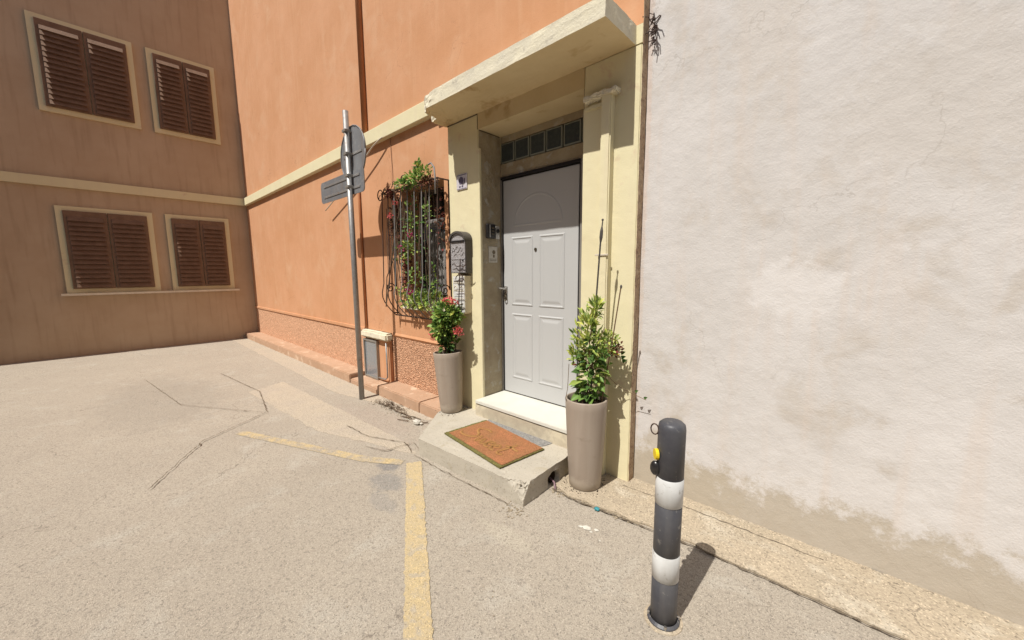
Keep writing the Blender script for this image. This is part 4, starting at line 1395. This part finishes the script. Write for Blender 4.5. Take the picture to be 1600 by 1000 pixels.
scatter(fo, (-.52, -.33, 1.7), (.05, .05, .4), 60, .036, .022, shell=.1)
fo.build('dry_foliage', 'leafb', CP, kind='stuff')
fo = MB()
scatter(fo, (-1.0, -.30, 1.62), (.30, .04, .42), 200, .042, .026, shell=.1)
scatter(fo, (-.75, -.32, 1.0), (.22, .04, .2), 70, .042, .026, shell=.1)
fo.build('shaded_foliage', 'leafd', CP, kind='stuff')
for q, r_, m_ in (((-1.205, -.42, 1.956), .030, 'red'), ((-1.325, -.42, 1.831), .036, 'red'), ((-.915, -.42, 1.591), .034, 'pink'), ((-1.127, -.42, 1.465), .036, 'pink'),
                  ((-1.06, -.42, 1.45), .02, 'pink'), ((-1.008, -.42, .994), .045, 'pink'), ((-1.02, -.36, 1.64), .035, 'red'), ((-1.16, -.38, 1.10), .02, 'red')):
    flower_head(q, r_, 16, m_, CP)
# window box on the sill
WB = thing('window_box', 'low window box of pale leaves standing on the sill behind the grille', 'planter', (-.95, -.20, wz0))
m_ = MB()
m_.bev(-1.30, -.62, -.26, -.14, wz0, wz0 + .085, .006)
m_.build('box', 'leafy' if False else 'stone', WB)
fo = MB()
scatter(fo, (-.96, -.22, .92), (.34, .05, .07), 130, .055, .034, shell=.1, up_=.8)
fo.build('foliage', 'leafy', WB, kind='stuff')

# ---- road sign seen from behind at the left
SP = thing('road_sign', 'grey road sign on a galvanised pole standing left of the barred window', 'road sign', (-1.665, -.70, GZ))
MB().tube([(-1.665, -.70, GZ), (-1.665, -.70, 2.95)], .030, 16).build('pole', 'pole', SP, smooth=True)
MB().tube([(-1.63, -.652, 2.50), (-1.63, -.659, 2.50)], .30, 40).build('round_sign', 'signback', SP)
bm_ = MB()
x0, x1, z0, z1, r_ = -2.55, -1.385, 2.075, 2.33, .05
poly = []
for cx, cz, a0 in ((x1 - r_, z0 + r_, -90), (x1 - r_, z1 - r_, 0), (x0 + r_, z1 - r_, 90), (x0 + r_, z0 + r_, 180)):
    for k in range(6):
        a = R(a0 + 18 * k)
        poly.append((cx + r_ * math.cos(a), cz + r_ * math.sin(a)))
bm_.xz(poly, -.667, -.660)
bm_.build('sign_board', 'signback', SP)
for zz in (2.15, 2.27, 2.5, 2.74):
    MB().bev(-1.705, -1.625, -.736, -.668, zz - .014, zz + .014, .003).build('clamp', 'steel', SP)
MB().bev(-2.45, -1.48, -.674, -.6675, 2.255, 2.280, .002).build('back_rail', 'pole', SP)
MB().bev(-2.45, -1.48, -.674, -.6675, 2.130, 2.155, .002).build('back_rail', 'pole', SP)
MB().bev(-1.85, -1.41, -.666, -.6595, 2.49, 2.515, .002).build('back_rail', 'pole', SP)
ring(-1.63, -.662, 2.50, .298, .006).build('sign_rim', 'signback', SP, smooth=True)

# ---- bollard
BX, BY = 2.104, -1.17
BO = thing('bollard', 'black and white banded bollard at the right edge of the street', 'bollard', (BX, BY, GZ))
def seg(z0, z1, r, m, nm):
    MB().lathe([(r - .0015, z0), (r, z0 + .001), (r, z1 - .001), (r - .0015, z1)], (BX, BY, 0), 32).build(nm, m, BO, smooth=True)
MB().lathe([(0.001, GZ), (.066, GZ), (.066, GZ + .012), (.056, GZ + .02)], (BX, BY, 0), 32).build('base', 'postblack', BO)
seg(GZ + .01, -.088, .053, 'postblack', 'black_band')
seg(-.088, .028, .0542, 'postwhite', 'white_band')
seg(.028, .245, .053, 'postblack', 'black_band')
seg(.245, .362, .0542, 'postwhite', 'white_band')
MB().lathe([(.0515, .362), (.053, .363), (.053, .565), (.050, .583), (.038, .594), (.0, .598)], (BX, BY, 0), 32).build('black_band', 'postblack', BO, smooth=True)
MB().lathe([(0.001, GZ - .01), (.082, GZ - .01), (.078, GZ + .004), (.064, GZ + .007)], (BX, BY, 0), 28).build('cement_footing', 'pavement', BO)
for k in range(4):
    a = .5 + k * math.pi / 2
    MB().lathe([(0.0005, GZ + .024), (.006, GZ + .024), (.006, GZ + .010)], (BX + .0605 * math.cos(a), BY + .0605 * math.sin(a), 0), 6).build('bolt', 'chrome', BO)
hx, hy = BX - .046, BY - .030
m_ = MB()
m_.tube([(hx - .012 + .016 * math.cos(a / 14 * 6.283), hy, .555 + .022 * math.sin(a / 14 * 6.283)) for a in range(15)], .003, 6)
m_.build('hook_ring', 'iron', BO, smooth=True)
MB().tube([(hx + .006, hy - .004, .455), (hx - .004, hy - .012, .455)], .022, 18).build('yellow_reflector', 'yellowpl', BO)
MB().ball((hx, hy - .01, .395), .024, 12, (.9, .6, 1.3)).build('chain_clip', 'blackpl', BO, smooth=True)

# ---- litter and weeds
lt = MB()
def crumple(mb, c, r, n=14, flat=.5):
    bm = bmesh.new()
    bmesh.ops.create_icosphere(bm, subdivisions=2, radius=1)
    sd = rnd.uniform(0, 50)
    for v in bm.verts:
        k = 1 + .45 * noise.noise(v.co * 2.4 + Vector((sd, 0, 0)))
        v.co = Vector((v.co.x * r * k, v.co.y * r * k * .7, max(-.3, v.co.z) * r * k * flat))
    bm.verts.index_update()
    mb.add([(c[0] + v.co.x, c[1] + v.co.y, c[2] + v.co.z) for v in bm.verts], [[v.index for v in f.verts] for f in bm.faces])
    bm.free()
    return mb
crumple(lt, (-.515, -.69, GZ + .022), .046, flat=.7)
crumple(lt, (-.47, -.67, GZ + .014), .022)
tag(lt.build('crumpled_paper', 'paper'), 'crumpled white paper lying by the orange plinth', 'litter')
PS = thing('paper_scraps', 'flattened off white scraps stuck on the asphalt near the bollard', 'litter', (1.55, -.885, GZ))
for q in ((1.55, -.885, .026), (1.60, -.865, .014), (1.515, -.90, .014), (1.66, -.93, .007), (1.585, -.90, .010)):
    crumple(MB(), (q[0], q[1], GZ + .003), q[2], flat=.14).build('scrap', 'paper', PS)
lt = MB()
crumple(lt, (1.508, -.700, GZ + .010), .020, flat=.6)
tag(lt.build('plastic_scrap', 'blue'), 'small teal plastic scrap on the broken pavement edge', 'litter')
wd_ = MB()
for i in range(70):
    x, y = rnd.gauss(-1.15, .16), -.61 + rnd.gauss(0, .035)
    a = rnd.uniform(0, 6.28)
    L = rnd.uniform(.02, .06)
    wd_.tube([(x, y, GZ + .012), (x + L * .5 * math.cos(a), y + L * .5 * math.sin(a), GZ + .02 + L * .25), (x + L * math.cos(a), y + L * math.sin(a), GZ + .012)], .0018, 4)
for i in range(60):
    x, y = rnd.gauss(-1.12, .12), -.60 + rnd.gauss(0, .03)
    wd_.leaf((x, y, GZ + .012), Vector((rnd.uniform(-1, 1), rnd.uniform(-1, 1), .4)), Vector((0, 0, 1)), .028, .014)
wd_.build('dry_weeds', 'twig', kind='stuff')
tw = MB()
tw.tube([(-1.12, -.63, GZ + .013), (-.95, -.655, GZ + .018), (-.82, -.64, GZ + .02), (-.66, -.655, GZ + .014)], .004, 5)
tw.tube([(-.80, -.69, GZ + .012), (-.68, -.665, GZ + .018)], .005, 5)
tw.tube([(-.76, -.76, GZ + .010), (-.62, -.72, GZ + .018)], .004, 5)
tw.tube([(-.50, -.665, GZ + .012), (-.44, -.61, GZ + .02)], .006, 5)
tag(tw.build('dry_twigs', 'twig'), 'dry twigs fallen along the foot of the orange plinth', 'twigs')
